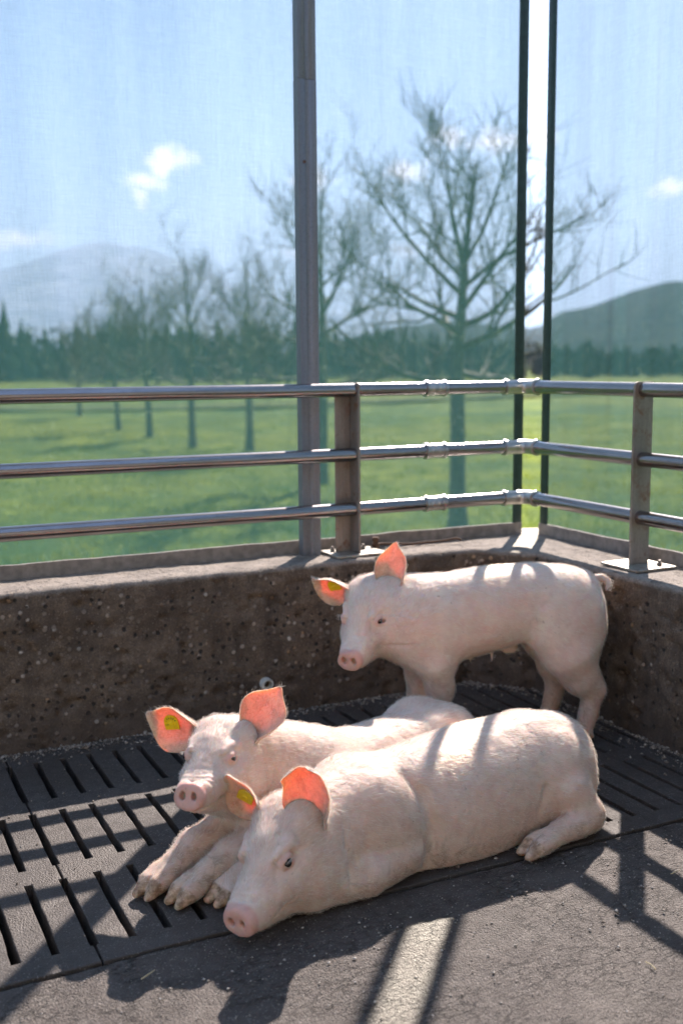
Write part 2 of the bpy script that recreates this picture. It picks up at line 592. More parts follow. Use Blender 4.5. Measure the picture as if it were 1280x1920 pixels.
def build_field():
    rad = np.concatenate([[0.01], np.geomspace(2.5, 60, 70), np.geomspace(66, 11500, 30)])
    az = np.linspace(0, 2 * np.pi, 181)[:-1]
    rr, aa = np.meshgrid(rad, az, indexing='ij')
    x = rr * np.sin(aa); y = rr * np.cos(aa)
    z = ZF + np.where(rr < 62, (fbm(x * 0.9 + 40, y * 0.9 + 40, x * 0, 3) - 0.5) * 0.16 * np.clip((rr - 5) / 4, 0, 1), 0)
    V = np.stack([x, y, z], -1).reshape(-1, 3)
    nr, na = rr.shape
    i = np.arange(nr - 1)[:, None] * na; j = np.arange(na)[None, :]; k = (np.arange(na)[None, :] + 1) % na
    F = np.stack([i + j, i + na + j, i + na + k, i + k], -1).reshape(-1, 4)
    o = link_mesh('meadow_ground', fast_mesh('meadow_ground', V, F[:, ::-1]), mat_field(), smooth=True)
    tag(o, kind='structure')
    # grass tufts standing on it
    n = 70000
    u = rng.random(n)
    D = 8.0 + (u ** 1.5) * 34.0
    A = np.radians(2 + rng.random(n) * 50)
    px = CAM.x + D * np.sin(A); py = CAM.y + D * np.cos(A)
    pr = np.hypot(px, py)
    pz = ZF + (fbm(px * 0.9 + 40, py * 0.9 + 40, px * 0, 3) - 0.5) * 0.16 * np.clip((pr - 5) / 4, 0, 1)
    clump = fbm(px * 1.1 + 9, py * 1.1 + 3, px * 0, 3)
    h = (0.03 + 0.11 * np.clip(clump - 0.3, 0, 1)) * (0.6 + 0.8 * rng.random(n))
    w = 0.005 + 0.006 * rng.random(n)
    th = rng.random(n) * 2 * np.pi
    ln = (rng.random((n, 2)) - 0.5) * h[:, None] * 1.2
    base = np.stack([px, py, pz - 0.01], -1)
    dx = np.stack([np.cos(th) * w, np.sin(th) * w, 0 * w], -1)
    tip = base + np.stack([ln[:, 0], ln[:, 1], h + 0.01], -1)
    midp = base + np.stack([ln[:, 0] * 0.35, ln[:, 1] * 0.35, h * 0.55], -1)
    V = np.stack([base - dx, base + dx, midp + dx * 0.7, midp - dx * 0.7, tip], 1).reshape(-1, 3)
    b = np.arange(n)[:, None] * 5
    F = np.concatenate([b + [0, 1, 2], b + [0, 2, 3], b + [3, 2, 4]], 0)
    m, nn, l, bs, out = new_mat('grass_blade')
    f = noise(nn, l, coords(nn, l), 0.8, 4, 0.6)
    c = mixc(nn, l, ramp(nn, l, f, [(0.35, 0), (0.65, 1)]), (0.045, 0.092, 0.010), (0.17, 0.185, 0.012))
    l.new(c, bs.inputs['Base Color']); bs.inputs['Roughness'].default_value = 0.7; bs.inputs['Specular IOR Level'].default_value = 0.15
    tl = nn.new('ShaderNodeBsdfTranslucent'); l.new(c, tl.inputs[0])
    mx = nn.new('ShaderNodeMixShader'); mx.inputs[0].default_value = 0.5
    l.new(bs.outputs[0], mx.inputs[1]); l.new(tl.outputs[0], mx.inputs[2]); l.new(mx.outputs[0], out.inputs['Surface'])
    g = link_mesh('grass', fast_mesh('grass', V, F), m)
    tag(g, 'short spring grass of the meadow beyond the netting', 'grass', kind='stuff')


def build_road():
    # narrow farm road crossing the meadow
    pts = [bearing(a, d) for a, d in ((-12, 70), (0, 56), (8, 51), (14, 49), (20, 49.5), (26, 53), (34, 62), (46, 84))]
    V, F = [], []
    for i, p in enumerate(pts):
        a = pts[max(i - 1, 0)]; b = pts[min(i + 1, len(pts) - 1)]
        t = (b - a).normalized(); s = Vector((-t.y, t.x, 0))
        V += [p + s * 1.3 + Vector((0, 0, 0.17)), p - s * 1.3 + Vector((0, 0, 0.17))]
        if i:
            F.append((2 * i - 2, 2 * i - 1, 2 * i + 1, 2 * i))
    rm = mat_simple('gravel_road', (0.075, 0.082, 0.05), 1.0, 0, 3, 0.2)
    [q for q in rm.node_tree.nodes if q.type == 'BSDF_PRINCIPLED'][0].inputs['Specular IOR Level'].default_value = 0.0
    o = mesh_obj('farm_road', V, F, rm)
    tag(o, kind='structure')


def ridge(name, prof, D, depth, mat, rough_h, amp, seg=260, az0=-45, az1=100):
    """a range of hills: crest elevation (radians above the eye) by bearing, at distance D"""
    az = np.linspace(az0, az1, seg)
    el = np.interp(az, [p[0] for p in prof], [p[1] for p in prof])
    t = np.linspace(-1, 1.2, 25)
    A, T = np.meshgrid(np.radians(az), t, indexing='ij')
    E = np.repeat(el[:, None], len(t), 1)
    rr = D + T * depth
    shape = np.clip(1 - np.abs(T) ** 1.5, 0, 1)
    crest = E * D + CAM.z - ZF
    x = CAM.x + rr * np.sin(A); y = CAM.y + rr * np.cos(A)
    nz = (fbm(x / rough_h + 300, y / rough_h + 300, x * 0, 5, 0.55) - 0.5)
    z = ZF - 0.3 + crest * shape * (1 + amp * 0.5 * nz) + nz * amp * crest * 0.5 * shape ** 0.5
    V = np.stack([x, y, z], -1).reshape(-1, 3)
    na, nt_ = A.shape
    i = np.arange(na - 1)[:, None] * nt_; j = np.arange(nt_ - 1)[None, :]
    F = np.stack([i + j, i + j + 1, i + nt_ + j + 1, i + nt_ + j], -1).reshape(-1, 4)
    o = link_mesh(name, fast_mesh(name, V, F[:, ::-1]), mat, smooth=True)
    tag(o, kind='structure')
    return o


def mat_hill(name, a, b_, sc):
    m, n, l, b, o = new_mat(name)
    v = coords(n, l)
    f = noise(n, l, v, sc, 6, 0.65)
    l.new(mixc(n, l, ramp(n, l, f, [(0.35, 0), (0.65, 1)]), a, b_), b.inputs['Base Color'])
    b.inputs['Roughness'].default_value = 1.0; b.inputs['Specular IOR Level'].default_value = 0.0
    l.new(bump(n, l, f, 1.0, 0.25 / sc), b.inputs['Normal'])
    return m


def build_hills():
    ridge('wooded_hill', [(-45, .004), (22, .006), (25, .018), (29, .034), (32, .038), (34, .032), (36.0, .030), (37.3, .044), (39, .050), (41, .062), (43, .066), (46, .060), (56, .05), (75, .03), (100, .02)],
          1100, 520, mat_hill('hill_woodland', (0.010, 0.020, 0.017), (0.034, 0.042, 0.030), 0.045), 52, 0.20)
    ridge('mountain', [(-45, .03), (-20, .05), (0, .070), (8.2, .078), (9.9, .088), (11.5, .098), (13.6, .105), (15.9, .101), (18, .090), (19.5, .078), (22, .060), (25, .045), (30, .050), (38, .045), (60, .05), (100, .03)],
          7500, 2800, mat_hill('mountain_rock_and_snow', (0.10, 0.13, 0.15), (0.30, 0.32, 0.34), 0.0022), 1500, 0.16)


def build_forest():
    """far wood on the meadow's edge that reads as one mass: spruces and bare broadleaved crowns"""
    V, F = [], []

    def add(vs, fs):
        b = sum(len(a) for a in V)
        V.append(np.asarray(vs)); F.append(np.asarray(fs) + b)

    r_ = random.Random(3)
    for i in range(680):
        az = r_.uniform(-8, 50) if i > 12 else [8.0, 8.4, 8.9, 9.6, 11.0, 12.2, 14.5, 17, 19.2, 21, 23, 25.5, 27][i]
        d = r_.uniform(138, 176)
        base = bearing(az, d)
        spruce = r_.random() < 0.55
        H = r_.uniform(6.2, 9.0) if spruce else r_.uniform(6.0, 8.0)
        if i == 2: d = 140; base = bearing(8.7, d); H = 10.5; spruce = True
        if az > 24: H *= max(0.55, 0.95 - 0.025 * (az - 24))
        if spruce:
            tiers = 7; n = 9
            for t in range(tiers):
                z0 = H * (0.06 + 0.80 * t / tiers); z1 = H * (0.06 + 0.80 * t / tiers + 0.30)
                rad = H * 0.20 * (1 - t / tiers) + 0.15
                vs = [(base.x, base.y, base.z + min(z1, H))]
                for k in range(n):
                    a = 2 * math.pi * k / n + t
                    q = rad * r_.uniform(0.6, 1.2)
                    vs.append((base.x + q * math.cos(a), base.y + q * math.sin(a), base.z + z0 + r_.uniform(-.25, .15)))
                add(vs, [(0, 1 + k, 1 + (k + 1) % n) for k in range(n)])
        else:
            m = 70
            cz = base.z + H * 0.55
            vs, fs = [], []
            for k in range(m):
                a = r_.uniform(0, 2 * math.pi); q = r_.random() ** 0.5; hh = r_.uniform(-1, 1)
                c = Vector((base.x + math.cos(a) * q * H * 0.33, base.y + math.sin(a) * q * H * 0.33, cz + hh * H * 0.45 * (1 - 0.6 * q * q)))
                e = r_.uniform(0.25, 0.55)
                for z in range(3):
                    vs.append(tuple(c + Vector((r_.uniform(-e, e), r_.uniform(-e, e), r_.uniform(-e, e)))))
                fs.append((3 * k, 3 * k + 1, 3 * k + 2))
            add(vs, fs)
    m, n, l, b, o = new_mat('woodland')
    f = noise(n, l, coords(n, l), 0.35, 5, 0.6)
    l.new(mixc(n, l, ramp(n, l, f, [(0.35, 0), (0.65, 1)]), (0.010, 0.026, 0.015), (0.034, 0.046, 0.024)), b.inputs['Base Color'])
    b.inputs['Specular IOR Level'].default_value = 0.0
    b.inputs['Roughness'].default_value = 0.9
    o = link_mesh('forest', fast_mesh('forest', np.concatenate(V), np.concatenate(F)), m)
    tag(o, 'dark wood of spruces and broadleaves along the far meadow edge', 'forest', kind='stuff')


# ---- bare fruit trees
def mat_bark():
    m, n, l, b, o = new_mat('lichened_bark')
    v = coords(n, l, (1, 1, 0.35))
    f = noise(n, l, v, 22, 6, 0.7)
    lich = noise(n, l, coords(n, l), 9, 5, 0.7)
    c = mixc(n, l, ramp(n, l, f, [(0.35, 0), (0.65, 1)]), (0.045, 0.036, 0.028), (0.13, 0.105, 0.078))
    c = mixc(n, l, ramp(n, l, lich, [(0.5, 0), (0.66, 0.7)]), c, (0.17, 0.16, 0.06))
    l.new(c, b.inputs['Base Color']); b.inputs['Roughness'].default_value = 0.85
    l.new(bump(n, l, f, 0.7, 0.02), b.inputs['Normal'])
    return m


def grow_tree(seed, height, spread, trunk_r, trunk_h, limbs=7, dens=1.0, leader=True):
    r_ = random.Random(seed)
    trunk, crown = MB(), MB()

    def rv(s):
        return Vector((r_.gauss(0, s), r_.gauss(0, s), r_.gauss(0, s)))

    def path(p, d, L, n, wob, up):
        pts = [p.copy()]; d = d.normalized()
        for i in range(n):
            d = (d + rv(wob) + Vector((0, 0, up))).normalized()
            p = p + d * (L / n)
            pts.append(p.copy())
        return pts

    def tube(mb, pts, r0, r1, n):
        mb.tube(pts, [r0 + (r1 - r0) * i / (len(pts) - 1) for i in range(len(pts))], n, cap=False)

    def twig(p, d, L, rad):
        tube(crown, path(p, d, L, 3, 0.10, 0.10), rad, 0.0022, 3)

    def branch(p, d, L, rad, lev):
        n = {1: 8, 2: 6, 3: 4}[lev]
        pts = path(p, d, L, n, {1: .10, 2: .14, 3: .12}[lev], {1: .055, 2: .09, 3: .14}[lev])
        tube(crown, pts, rad, rad * 0.28, {1: 7, 2: 5, 3: 4}[lev])
        k = int({1: 8, 2: 6, 3: 4}[lev] * dens)
        for i in range(k):
            t = r_.uniform(0.18, 1.0) if lev < 3 else r_.uniform(0.1, 1.0)
            q = t * n; a = min(int(q), n - 1)
            s = pts[a].lerp(pts[a + 1], q - a)
            dd = (pts[a + 1] - pts[a]).normalized()
            side = dd.cross(rv(1).normalized()).normalized()
            nd = (dd * r_.uniform(0.35, 0.8) + side * r_.uniform(0.6, 1.0) + Vector((0, 0, r_.uniform(0.0, 0.55)))).normalized()
            rr = rad * (1 - 0.72 * t)
            if lev < 3:
                branch(s, nd, L * r_.uniform(0.36, 0.66) * (1.15 - 0.45 * t), max(rr * 0.62, 0.005), lev + 1)
            else:
                twig(s, nd, r_.uniform(0.16, 0.50) * height / 5, max(rr * 0.5, 0.0044))

    tp = path(Vector((0, 0, -0.15)), Vector((0.02, 0, 1)), trunk_h + 0.15, 6, 0.025, 0.05)
    rads = [trunk_r * (1.45 if i == 0 else 1.12 if i == 1 else 1.0 - 0.035 * i) for i in range(7)]
    trunk.tube(tp, rads, 12, cap=False)
    top = tp[-1]
    a0 = r_.uniform(0, 6.28)
    H = height - trunk_h
    lead = path(top, Vector((0.0, 0.0, 1)), H * 0.97, 9, 0.05, 0.12)
    tube(crown, lead, trunk_r * 0.74, trunk_r * 0.10, 8)
    for i in range(limbs):
        t = (i + 0.5) / limbs
        a = a0 + i * 2.39996 + r_.uniform(-.3, .3)
        e = R(-4 + 64 * t) + r_.uniform(-.12, .12)
        d = Vector((math.cos(a) * math.cos(e), math.sin(a) * math.cos(e), math.sin(e)))
        q = t * 0.55 * 9; k = int(q)
        s = lead[k].lerp(lead[k + 1], q - k) if i > 1 else top - Vector((0, 0, 0.12 * i + 0.05))
        # length to an egg-shaped outline
        L = spread * (1.0 - 0.25 * t) * r_.uniform(0.88, 1.08)
        branch(s, d, L, trunk_r * (0.50 - 0.28 * t), 1)
    for i in range(5):
        k = 4 + i
        d = (Vector((r_.uniform(-1, 1), r_.uniform(-1, 1), 1.1))).normalized()
        branch(lead[k], d, H * 0.34, trunk_r * 0.13, 2)
    return trunk, crown


BARK = mat_bark()


def place_tree(az, dist, protos, label, rot=0.0, sc=1.0, group='bare fruit trees in the meadow'):
    root = empty('bare_tree', bearing(az, dist))
    root.rotation_euler.z = rot
    root.scale = (sc, sc, sc)
    tag(root, label, 'tree', group)
    for name, me in zip(('trunk', 'crown'), protos):
        o = bpy.data.objects.new(name, me)
        COL.objects.link(o)
        o.parent = root
    return root


def tree_mesh(args):
    out = []
    for nm, mb in zip(('trunk', 'crown'), grow_tree(**args)):
        me = bpy.data.meshes.new(nm)
        me.from_pydata([tuple(v) for v in mb.v], [], mb.f)
        me.polygons.foreach_set('use_smooth', np.ones(len(me.polygons), dtype=bool))
        me.materials.append(BARK)
        out.append(me)
    return out


def build_trees():
    big = tree_mesh(dict(seed=21, height=4.45, spread=2.0, trunk_r=0.105, trunk_h=1.95, limbs=15, dens=0.85))
    mid = tree_mesh(dict(seed=5, height=5.3, spread=1.75, trunk_r=0.10, trunk_h=1.8, limbs=12, dens=0.95))
    sml = tree_mesh(dict(seed=11, height=5.0, spread=1.7, trunk_r=0.11, trunk_h=1.7, limbs=11, dens=0.9))
    place_tree(32.05, 12.9, big, 'large bare fruit tree with upright crown close beyond the corner netting', 0.4)
    place_tree(24.75, 18.2, mid, 'bare tree with trunk showing just behind the grey steel net post', 1.2)
    place_tree(20.96, 25.1, sml, 'bare tree with slim trunk, next in row left of grey net post', 2.0, 0.88)
    place_tree(17.98, 26.7, mid, 'bare tree with thick dark trunk flaring at its foot in the row', 4.1, 0.92)
    place_tree(15.75, 30.6, sml, 'bare slim tree, third from the far end of the meadow row', 0.3, 0.88)
    place_tree(14.17, 34.7, mid, 'bare small tree, second from the far end of the meadow row', 5.2, 0.85)
    place_tree(12.21, 44.0, sml, 'smallest bare tree at the far end of the meadow row', 3.0, 0.8)


# ================================================================== the pen
FL_IN, FR_IN = -0.085, -0.125          # inner faces of the wall (left run: y, right run: x)
WT = 0.45                              # wall height


def build_floor():
    mat_p = mat_concrete_floor('slatted_concrete', (0.060, 0.049, 0.042), (0.30, 0.275, 0.25), 0.25, 0.6)
    mat_s = mat_concrete_floor('rough_slab', (0.074, 0.059, 0.050), (0.37, 0.335, 0.29), 1.0, 1.0)
    # solid slab, its top a fine uneven sheet
    x = np.concatenate([np.linspace(-7, -2.5, 10), np.linspace(-2.45, -0.2, 300), [-0.16, -0.09]])
    y = np.concatenate([np.linspace(-7, -2.3, 10), np.linspace(-2.27, -1.235, 150), [-1.2285, -1.2235]])
    X, Y = np.meshgrid(x, y, indexing='ij')
    edge = (vnoise(X * 45, Y * 0, X * 0 + 3.3) - 0.5) * 0.006
    Z = (fbm(X * 9, Y * 9, X * 0, 4) - 0.5) * 0.006 + (fbm(X * 60, Y * 60, X * 0, 3) - 0.5) * 0.004
    Yj = np.where(Y > -1.23, Y + edge, Y)
    Z = np.where(Y > -1.226, Z - 0.003, Z) - 0.002
    V = np.stack([X, Yj, Z], -1).reshape(-1, 3)
    nx, ny = X.shape
    i = np.arange(nx - 1)[:, None] * ny; j = np.arange(ny - 1)[None, :]
    F = np.stack([i + j, i + ny + j, i + ny + j + 1, i + j + 1], -1).reshape(-1, 4)
    # front lip going down into the joint
    b = len(V)
    lip = V.reshape(nx, ny, 3)[:, -1, :].copy(); lip[:, 2] -= 0.12
    V = np.concatenate([V, lip])
    k = np.arange(nx - 1)
    F = np.concatenate([F, np.stack([k * ny + ny - 1, (k + 1) * ny + ny - 1, b + k + 1, b + k], -1)])
    floor = link_mesh('floor', fast_mesh('floor', V, F), mat_s, smooth=True)
    tag(floor, kind='structure')
    # slotted panels
    pitch, sw = 0.07, 0.0076
    rows = [(-1.155, -0.868), (-0.80, -0.513), (-0.435, -0.17)]
    y0, y1 = -1.2165, -0.06

    def panel(xa, xb, seed):
        r_ = np.random.default_rng(seed)
        xs = [xa]; slot_x = []
        k0 = math.floor((xa - (-1.76)) / pitch) - 1
        for k in range(k0, k0 + 60):
            c = -1.76 + k * pitch
            lo, hi = c - sw, c + sw
            if hi <= xa + 1e-6 or lo >= xb - 1e-6: continue
            lo, hi = max(lo, xa), min(hi, xb)
            slot_x.append((lo, hi))
            for q in (lo, hi):
                if q > xs[-1] + 1e-6: xs.append(q)
        if xb > xs[-1] + 1e-6: xs.append(xb)
        ys = [y0]
        for a, b_ in rows:
            ys += list(np.linspace(a, b_, 9))
        ys = np.array(sorted(ys + [y1, -0.834, -0.474, -1.19]))
        xs = np.array(xs)
        nx, ny = len(xs), len(ys)
        V = np.zeros((nx, ny, 3)); V[..., 0] = xs[:, None]; V[..., 1] = ys[None, :]
        inner = (xs > xa + 1e-6) & (xs < xb - 1e-6)
        V[inner, :, 0] += r_.normal(0, 0.0006, (inner.sum(), ny))
        V[:, 1:-1, 1] += r_.normal(0, 0.0009, (nx, ny - 2))
        V[..., 2] = r_.normal(0, 0.0004, (nx, ny))
        import bmesh
        bm = bmesh.new()
        gv = [[bm.verts.new(V[i, j]) for j in range(ny)] for i in range(nx)]
        for i in range(nx - 1):
            cx = (xs[i] + xs[i + 1]) / 2
            isx = any(a - 1e-6 < cx < b_ + 1e-6 for a, b_ in slot_x)
            for j in range(ny - 1):
                cy = (ys[j] + ys[j + 1]) / 2
                if isx and any(a < cy < b_ for a, b_ in rows): continue
                bm.faces.new((gv[i][j], gv[i + 1][j], gv[i + 1][j + 1], gv[i][j + 1]))
        for v in [v for v in bm.verts if not v.link_faces]: bm.verts.remove(v)
        be = [e for e in bm.edges if e.is_boundary]
        ret = bmesh.ops.extrude_edge_only(bm, edges=be)
        nv = [g for g in ret['geom'] if isinstance(g, bmesh.types.BMVert)]
        for v in nv: v.co.z -= 0.11
        bmesh.ops.recalc_face_normals(bm, faces=bm.faces)
        up = [f for f in bm.faces if abs(f.normal.z) > 0.8]
        if up and up[0].normal.z < 0:
            bmesh.ops.reverse_faces(bm, faces=bm.faces)
        es = [e for e in bm.edges if len(e.link_faces) == 2 and e.calc_face_angle(0) > R(60) and all(v.co.z > -0.05 for v in e.verts)]
        bmesh.ops.bevel(bm, geom=es, offset=0.0022, segments=2, profile=0.5, affect='EDGES', clamp_overlap=True)
        me = bpy.data.meshes.new('floor_panel'); bm.to_mesh(me); bm.free()
        return link_mesh('floor_panel', me, mat_p, floor)
    edges = [-0.09, -0.78, -1.76, -2.74, -3.72]
    for i in range(len(edges) - 1):
        panel(edges[i + 1] + 0.002, edges[i] - 0.002, 40 + i)
    # slurry channel below
    mb = MB(); mb.box(-7, 0.05, -1.4, 0.05, -0.75, -0.55)
    tag(mb.build('slurry_channel', mat_simple('slurry', (0.018, 0.014, 0.011), 0.5)), kind='structure')


def build_wall():
    """one cast L-shaped wall swept round the corner, the inner corner filled with a splay"""
    path = []   # (inner xy, outer xy)
    OY, OX = 0.19, 0.19
    xs = list(np.linspace(-7, -2.3, 10)) + list(np.linspace(-2.28, -0.27, 190))
    for x in xs: path.append(((x, FL_IN), (x, OY)))
    for t in np.linspace(0.06, 0.94, 16):
        path.append(((-0.27 + t * (FR_IN + 0.27), FL_IN + t * (-0.25 - FL_IN)), None))
    ys = list(np.linspace(-0.25, -1.7, 130)) + list(np.linspace(-1.8, -7, 10))
    for y in ys: path.append(((FR_IN, y), (OX, y)))
    # outer points for the splay run round the outer corner
    k0 = len(xs)
    outer_len = (0.27 + OX) + (OY + 0.25)
    for i in range(16):
        s = (i + 1) / 17 * outer_len
        q = (-0.27 + s, OY) if s < 0.27 + OX else (OX, OY - (s - 0.27 - OX))
        path[k0 + i] = (path[k0 + i][0], q)
    prof = [('o', -1.15), ('o', WT - 0.01), ('o', WT)]
    cols = []
    inn = np.array([p[0] for p in path]); out = np.array([p[1] for p in path])
    nrm = np.gradient(inn, axis=0)
    nrm = np.stack([nrm[:, 1], -nrm[:, 0]], -1)
    nrm /= np.linalg.norm(nrm, axis=1)[:, None] + 1e-9        # points into the pen
    # make it smooth over the splay corners
    for _ in range(3):
        nrm[1:-1] = (nrm[:-2] + nrm[1:-1] * 2 + nrm[2:]) / 4
    nrm /= np.linalg.norm(nrm, axis=1)[:, None]
    L = np.cumsum(np.r_[0, np.linalg.norm(np.diff(inn, axis=0), axis=1)])
    rows = []
    for z in (-1.15, 0.2, WT): rows.append(np.column_stack([out, np.full(len(out), z)]))
    for t in np.linspace(0.15, 1.0, 12)[:-1]:
        p = out + (inn - out) * t; rows.append(np.column_stack([p - nrm * 0.016 * t, np.full(len(p), WT)]))
    rows.append(np.column_stack([inn - nrm * 0.016, np.full(len(inn), WT)]))
    rows.append(np.column_stack([inn - nrm * 0.007, np.full(len(inn), WT - 0.0035)]))
    rows.append(np.column_stack([inn - nrm * 0.001, np.full(len(inn), WT - 0.012)]))
    zs = np.r_[np.linspace(WT - 0.02, -0.02, 50), -0.2]
    for z in zs: rows.append(np.column_stack([inn, np.full(len(inn), z)]))
    P = np.stack(rows, 1)                                     # (npath, nrow, 3)
    nrow = P.shape[1]
    top0, top1, face0 = 2, 15, 17
    X, Y, Z = P[..., 0], P[..., 1], P[..., 2]
    rough = (fbm(X * 14, Y * 14, Z * 14, 4, 0.6) - 0.5)
    fine = (fbm(X * 70, Y * 70, Z * 70, 3, 0.6) - 0.5)
    pits = np.clip(fbm(X * 33 + 7, Y * 33, Z * 33, 2, 0.5) - 0.63, 0, 1)
    dn = rough * 0.014 + fine * 0.009 - pits * 0.09
    face = np.zeros(nrow); face[face0 - 3:] = 1
    P[..., 0] += nrm[:, None, 0] * dn * face
    P[..., 1] += nrm[:, None, 1] * dn * face
    tp = np.zeros(nrow); tp[3:face0] = 1
    P[..., 2] += (rough * 0.008 + fine * 0.005 - 0.002) * tp
    V = P.reshape(-1, 3)
    npth = P.shape[0]
    i = np.arange(npth - 1)[:, None] * nrow; j = np.arange(nrow - 1)[None, :]
    F = np.stack([i + j, i + nrow + j, i + nrow + j + 1, i + j + 1], -1).reshape(-1, 4)
    o = link_mesh('concrete_wall', fast_mesh('concrete_wall', V, F), mat_wall(), smooth=True)
    tag(o, 'low dark rough concrete wall running round the pen corner', 'wall')


def build_drain():
    root = empty('drain_pipe', (-0.9926, FL_IN - 0.01, 0.098))
    tag(root, 'short pale plastic drain pipe end sticking out of the dark wall', 'pipe')
    pl = mat_simple('old_white_plastic', (0.50, 0.48, 0.42), 0.55, 0, 60, 0.15)
    mb = MB()
    n = 28; ro, ri = 0.0185, 0.0115
    cx, cz = -0.9926, 0.098
    yo, yb = FL_IN - 0.022, FL_IN + 0.03
    ring = lambda r, y: [(cx + r * math.cos(2 * math.pi * k / n), y, cz + r * math.sin(2 * math.pi * k / n)) for k in range(n)]
    vs = ring(ro, yb) + ring(ro, yo + 0.003) + ring(ro - 0.002, yo) + ring(ri + 0.001, yo) + ring(ri, yo + 0.003) + ring(ri, yb)
    fs = []
    for a in range(5):
        for k in range(n):
            fs.append((a * n + k, a * n + (k + 1) % n, (a + 1) * n + (k + 1) % n, (a + 1) * n + k))
    mb.add(vs, fs)
    mb.build('pipe_wall', pl, root, autosmooth=40)
    mb = MB(); mb.add(ring(ri + 0.0005, yb - 0.02), [tuple(range(n))])
    mb.build('bore', mat_simple('bore_black', (0.012, 0.010, 0.009), 0.9), root)  # near-black disc set back inside the pipe


NETMAT = mat_net('windbreak_cloth', 'x')


def build_nets():
    hemm = mat_simple('grey_hem', (0.235, 0.21, 0.19), 0.85, 0, 40, 0.3, 0.3)
    bar = mat_simple('dark_green_paint', (0.018, 0.040, 0.036), 0.45, 0, 60, 0.3, 0.1)
    H = 3.7

    def sheet(root, horiz, a0, a1, b, fold):
        # cloth with soft vertical folds; a: along the wall, b: plane
        a = np.concatenate([np.linspace(a0, a1 - 2.3, 12), np.linspace(a1 - 2.27, a1, 230)])
        z = np.linspace(WT + 0.035, H, 60)
        A, Z = np.meshgrid(a, z, indexing='ij')
        off = (fbm(A * 7 + 3, A * 0 + b * 9, Z * 0.35, 3, 0.6) - 0.5) * fold + (fbm(A * 31 + 3, A * 0 + 4, Z * 0.5, 2) - 0.5) * fold * 0.22
        off *= np.clip((a1 - A) / 0.08, 0.05, 1) * np.clip((Z - WT) / 0.4, 0.12, 1)
        P = np.stack([A, b + off, Z] if horiz else [b + off, A, Z], -1).reshape(-1, 3)
        na, nz = A.shape
        i = np.arange(na - 1)[:, None] * nz; j = np.arange(nz - 1)[None, :]
        F = np.stack([i + j, i + nz + j, i + nz + j + 1, i + j + 1], -1).reshape(-1, 4)
        return link_mesh('net_cloth', fast_mesh('net_cloth', P, F), NETMAT, root, smooth=True)

    def hem(root, horiz, a0, a1, b):
        # stiff doubled bottom edge, slightly wavy
        a = np.linspace(a0, a1, 160)
        mbv = []
        t = 0.006
        wav = (fbm(a * 5, a * 0, a * 0 + b, 3) - 0.5) * 0.008
        top = WT + 0.040 + (fbm(a * 22, a * 0 + 2, a * 0 + b, 3) - 0.5) * 0.006
        sec = []
        for dz, db in (('b', -t), ('t', -t), ('t', t), ('b', t)):
            zz = top if dz == 't' else np.full_like(a, WT - 0.012)
            bb = b + db + wav
            sec.append(np.stack([a, bb, zz] if horiz else [bb, a, zz], -1))
        V = np.stack(sec, 1).reshape(-1, 3)
        F = []
        for i in range(len(a) - 1):
            for k in range(4):
                F.append((i * 4 + k, i * 4 + (k + 1) % 4, i * 4 + 4 + (k + 1) % 4, i * 4 + 4 + k))
        F.append((3, 2, 1, 0)); n = len(V) - 4; F.append((n, n + 1, n + 2, n + 3))
        return mesh_obj('hem', V, F, hemm, root)

    r1 = empty('windbreak_net', (-3, 0.118, WT))
    tag(r1, 'wide sheer green windbreak net along the long wall, behind the grey post', 'net')
    sheet(r1, True, -7, 0.05, 0.1205, 0.012)
    hem(r1, True, -7, 0.067, 0.112)
    mb = MB(); mb.box(0.0330, 0.0665, 0.106, 0.117, WT + 0.038, H)
    mb.build('edge_bar', bar, r1, bevel=0.002, autosmooth=40)
    r2 = empty('windbreak_net', (0.118, -3, WT))
    tag(r2, 'sheer windbreak net with vertical folds on the short wall right of the corner gap', 'net')
    sheet(r2, False, -7, 0.04, 0.1205, 0.040)
    hem(r2, False, -7, 0.061, 0.112)
    mb = MB(); mb.box(0.106, 0.117, 0.0200, 0.0560, WT + 0.038, H)
    mb.build('edge_bar', bar, r2, bevel=0.004, autosmooth=40)


def build_net_posts():
    st = mat_steel('dull_galvanised', (0.24, 0.25, 0.275), 0.60, 1.6, 0.35, (9, 9, 0.5), 0.0, 0.72)

    def post(x, lab):
        root = empty('steel_post', (x, 0.07, WT))
        tag(root, lab, 'post')
        w, d, t, lip = 0.0310, 0.034, 0.004, 0.012
        y0 = 0.055

        def channel(w, y0, d, t, lip, z0, z1, nm):
            # open lipped channel: web to the pen, lips turned in at the back, a shallow rolled groove down the web
            poly = [(x - w, y0), (x - 0.008, y0), (x - 0.005, y0 + 0.004), (x + 0.005, y0 + 0.004), (x + 0.008, y0), (x + w, y0),
                    (x + w, y0 + d), (x + w - lip, y0 + d), (x + w - lip, y0 + d - t), (x + w - t, y0 + d - t), (x + w - t, y0 + t + 0.004),
                    (x - w + t, y0 + t + 0.004), (x - w + t, y0 + d - t), (x - w + lip, y0 + d - t), (x - w + lip, y0 + d), (x - w, y0 + d)]
            mb = MB(); mb.prism(poly, 'z', z0, z1)
            return mb.build(nm, st, root, bevel=0.0012, segs=1, autosmooth=35)
        channel(w, y0, d, t, lip, WT - 0.006, 1.895, 'lower_section')
        channel(w - 0.0005, y0 + 0.0005, d - 0.001, t, lip, 1.8955, 3.7, 'upper_section')
        mb = MB(); mb.tube([(x - 0.012, y0 - 0.004, 1.655), (x - 0.012, y0 + 0.002, 1.655)], 0.0045, 8)
        mb.build('bolt', mat_simple('rusty_bolt', (0.12, 0.06, 0.04), 0.8), root)
    post(-0.771, 'tall grey galvanised channel post standing on the wall before the net')
    return post


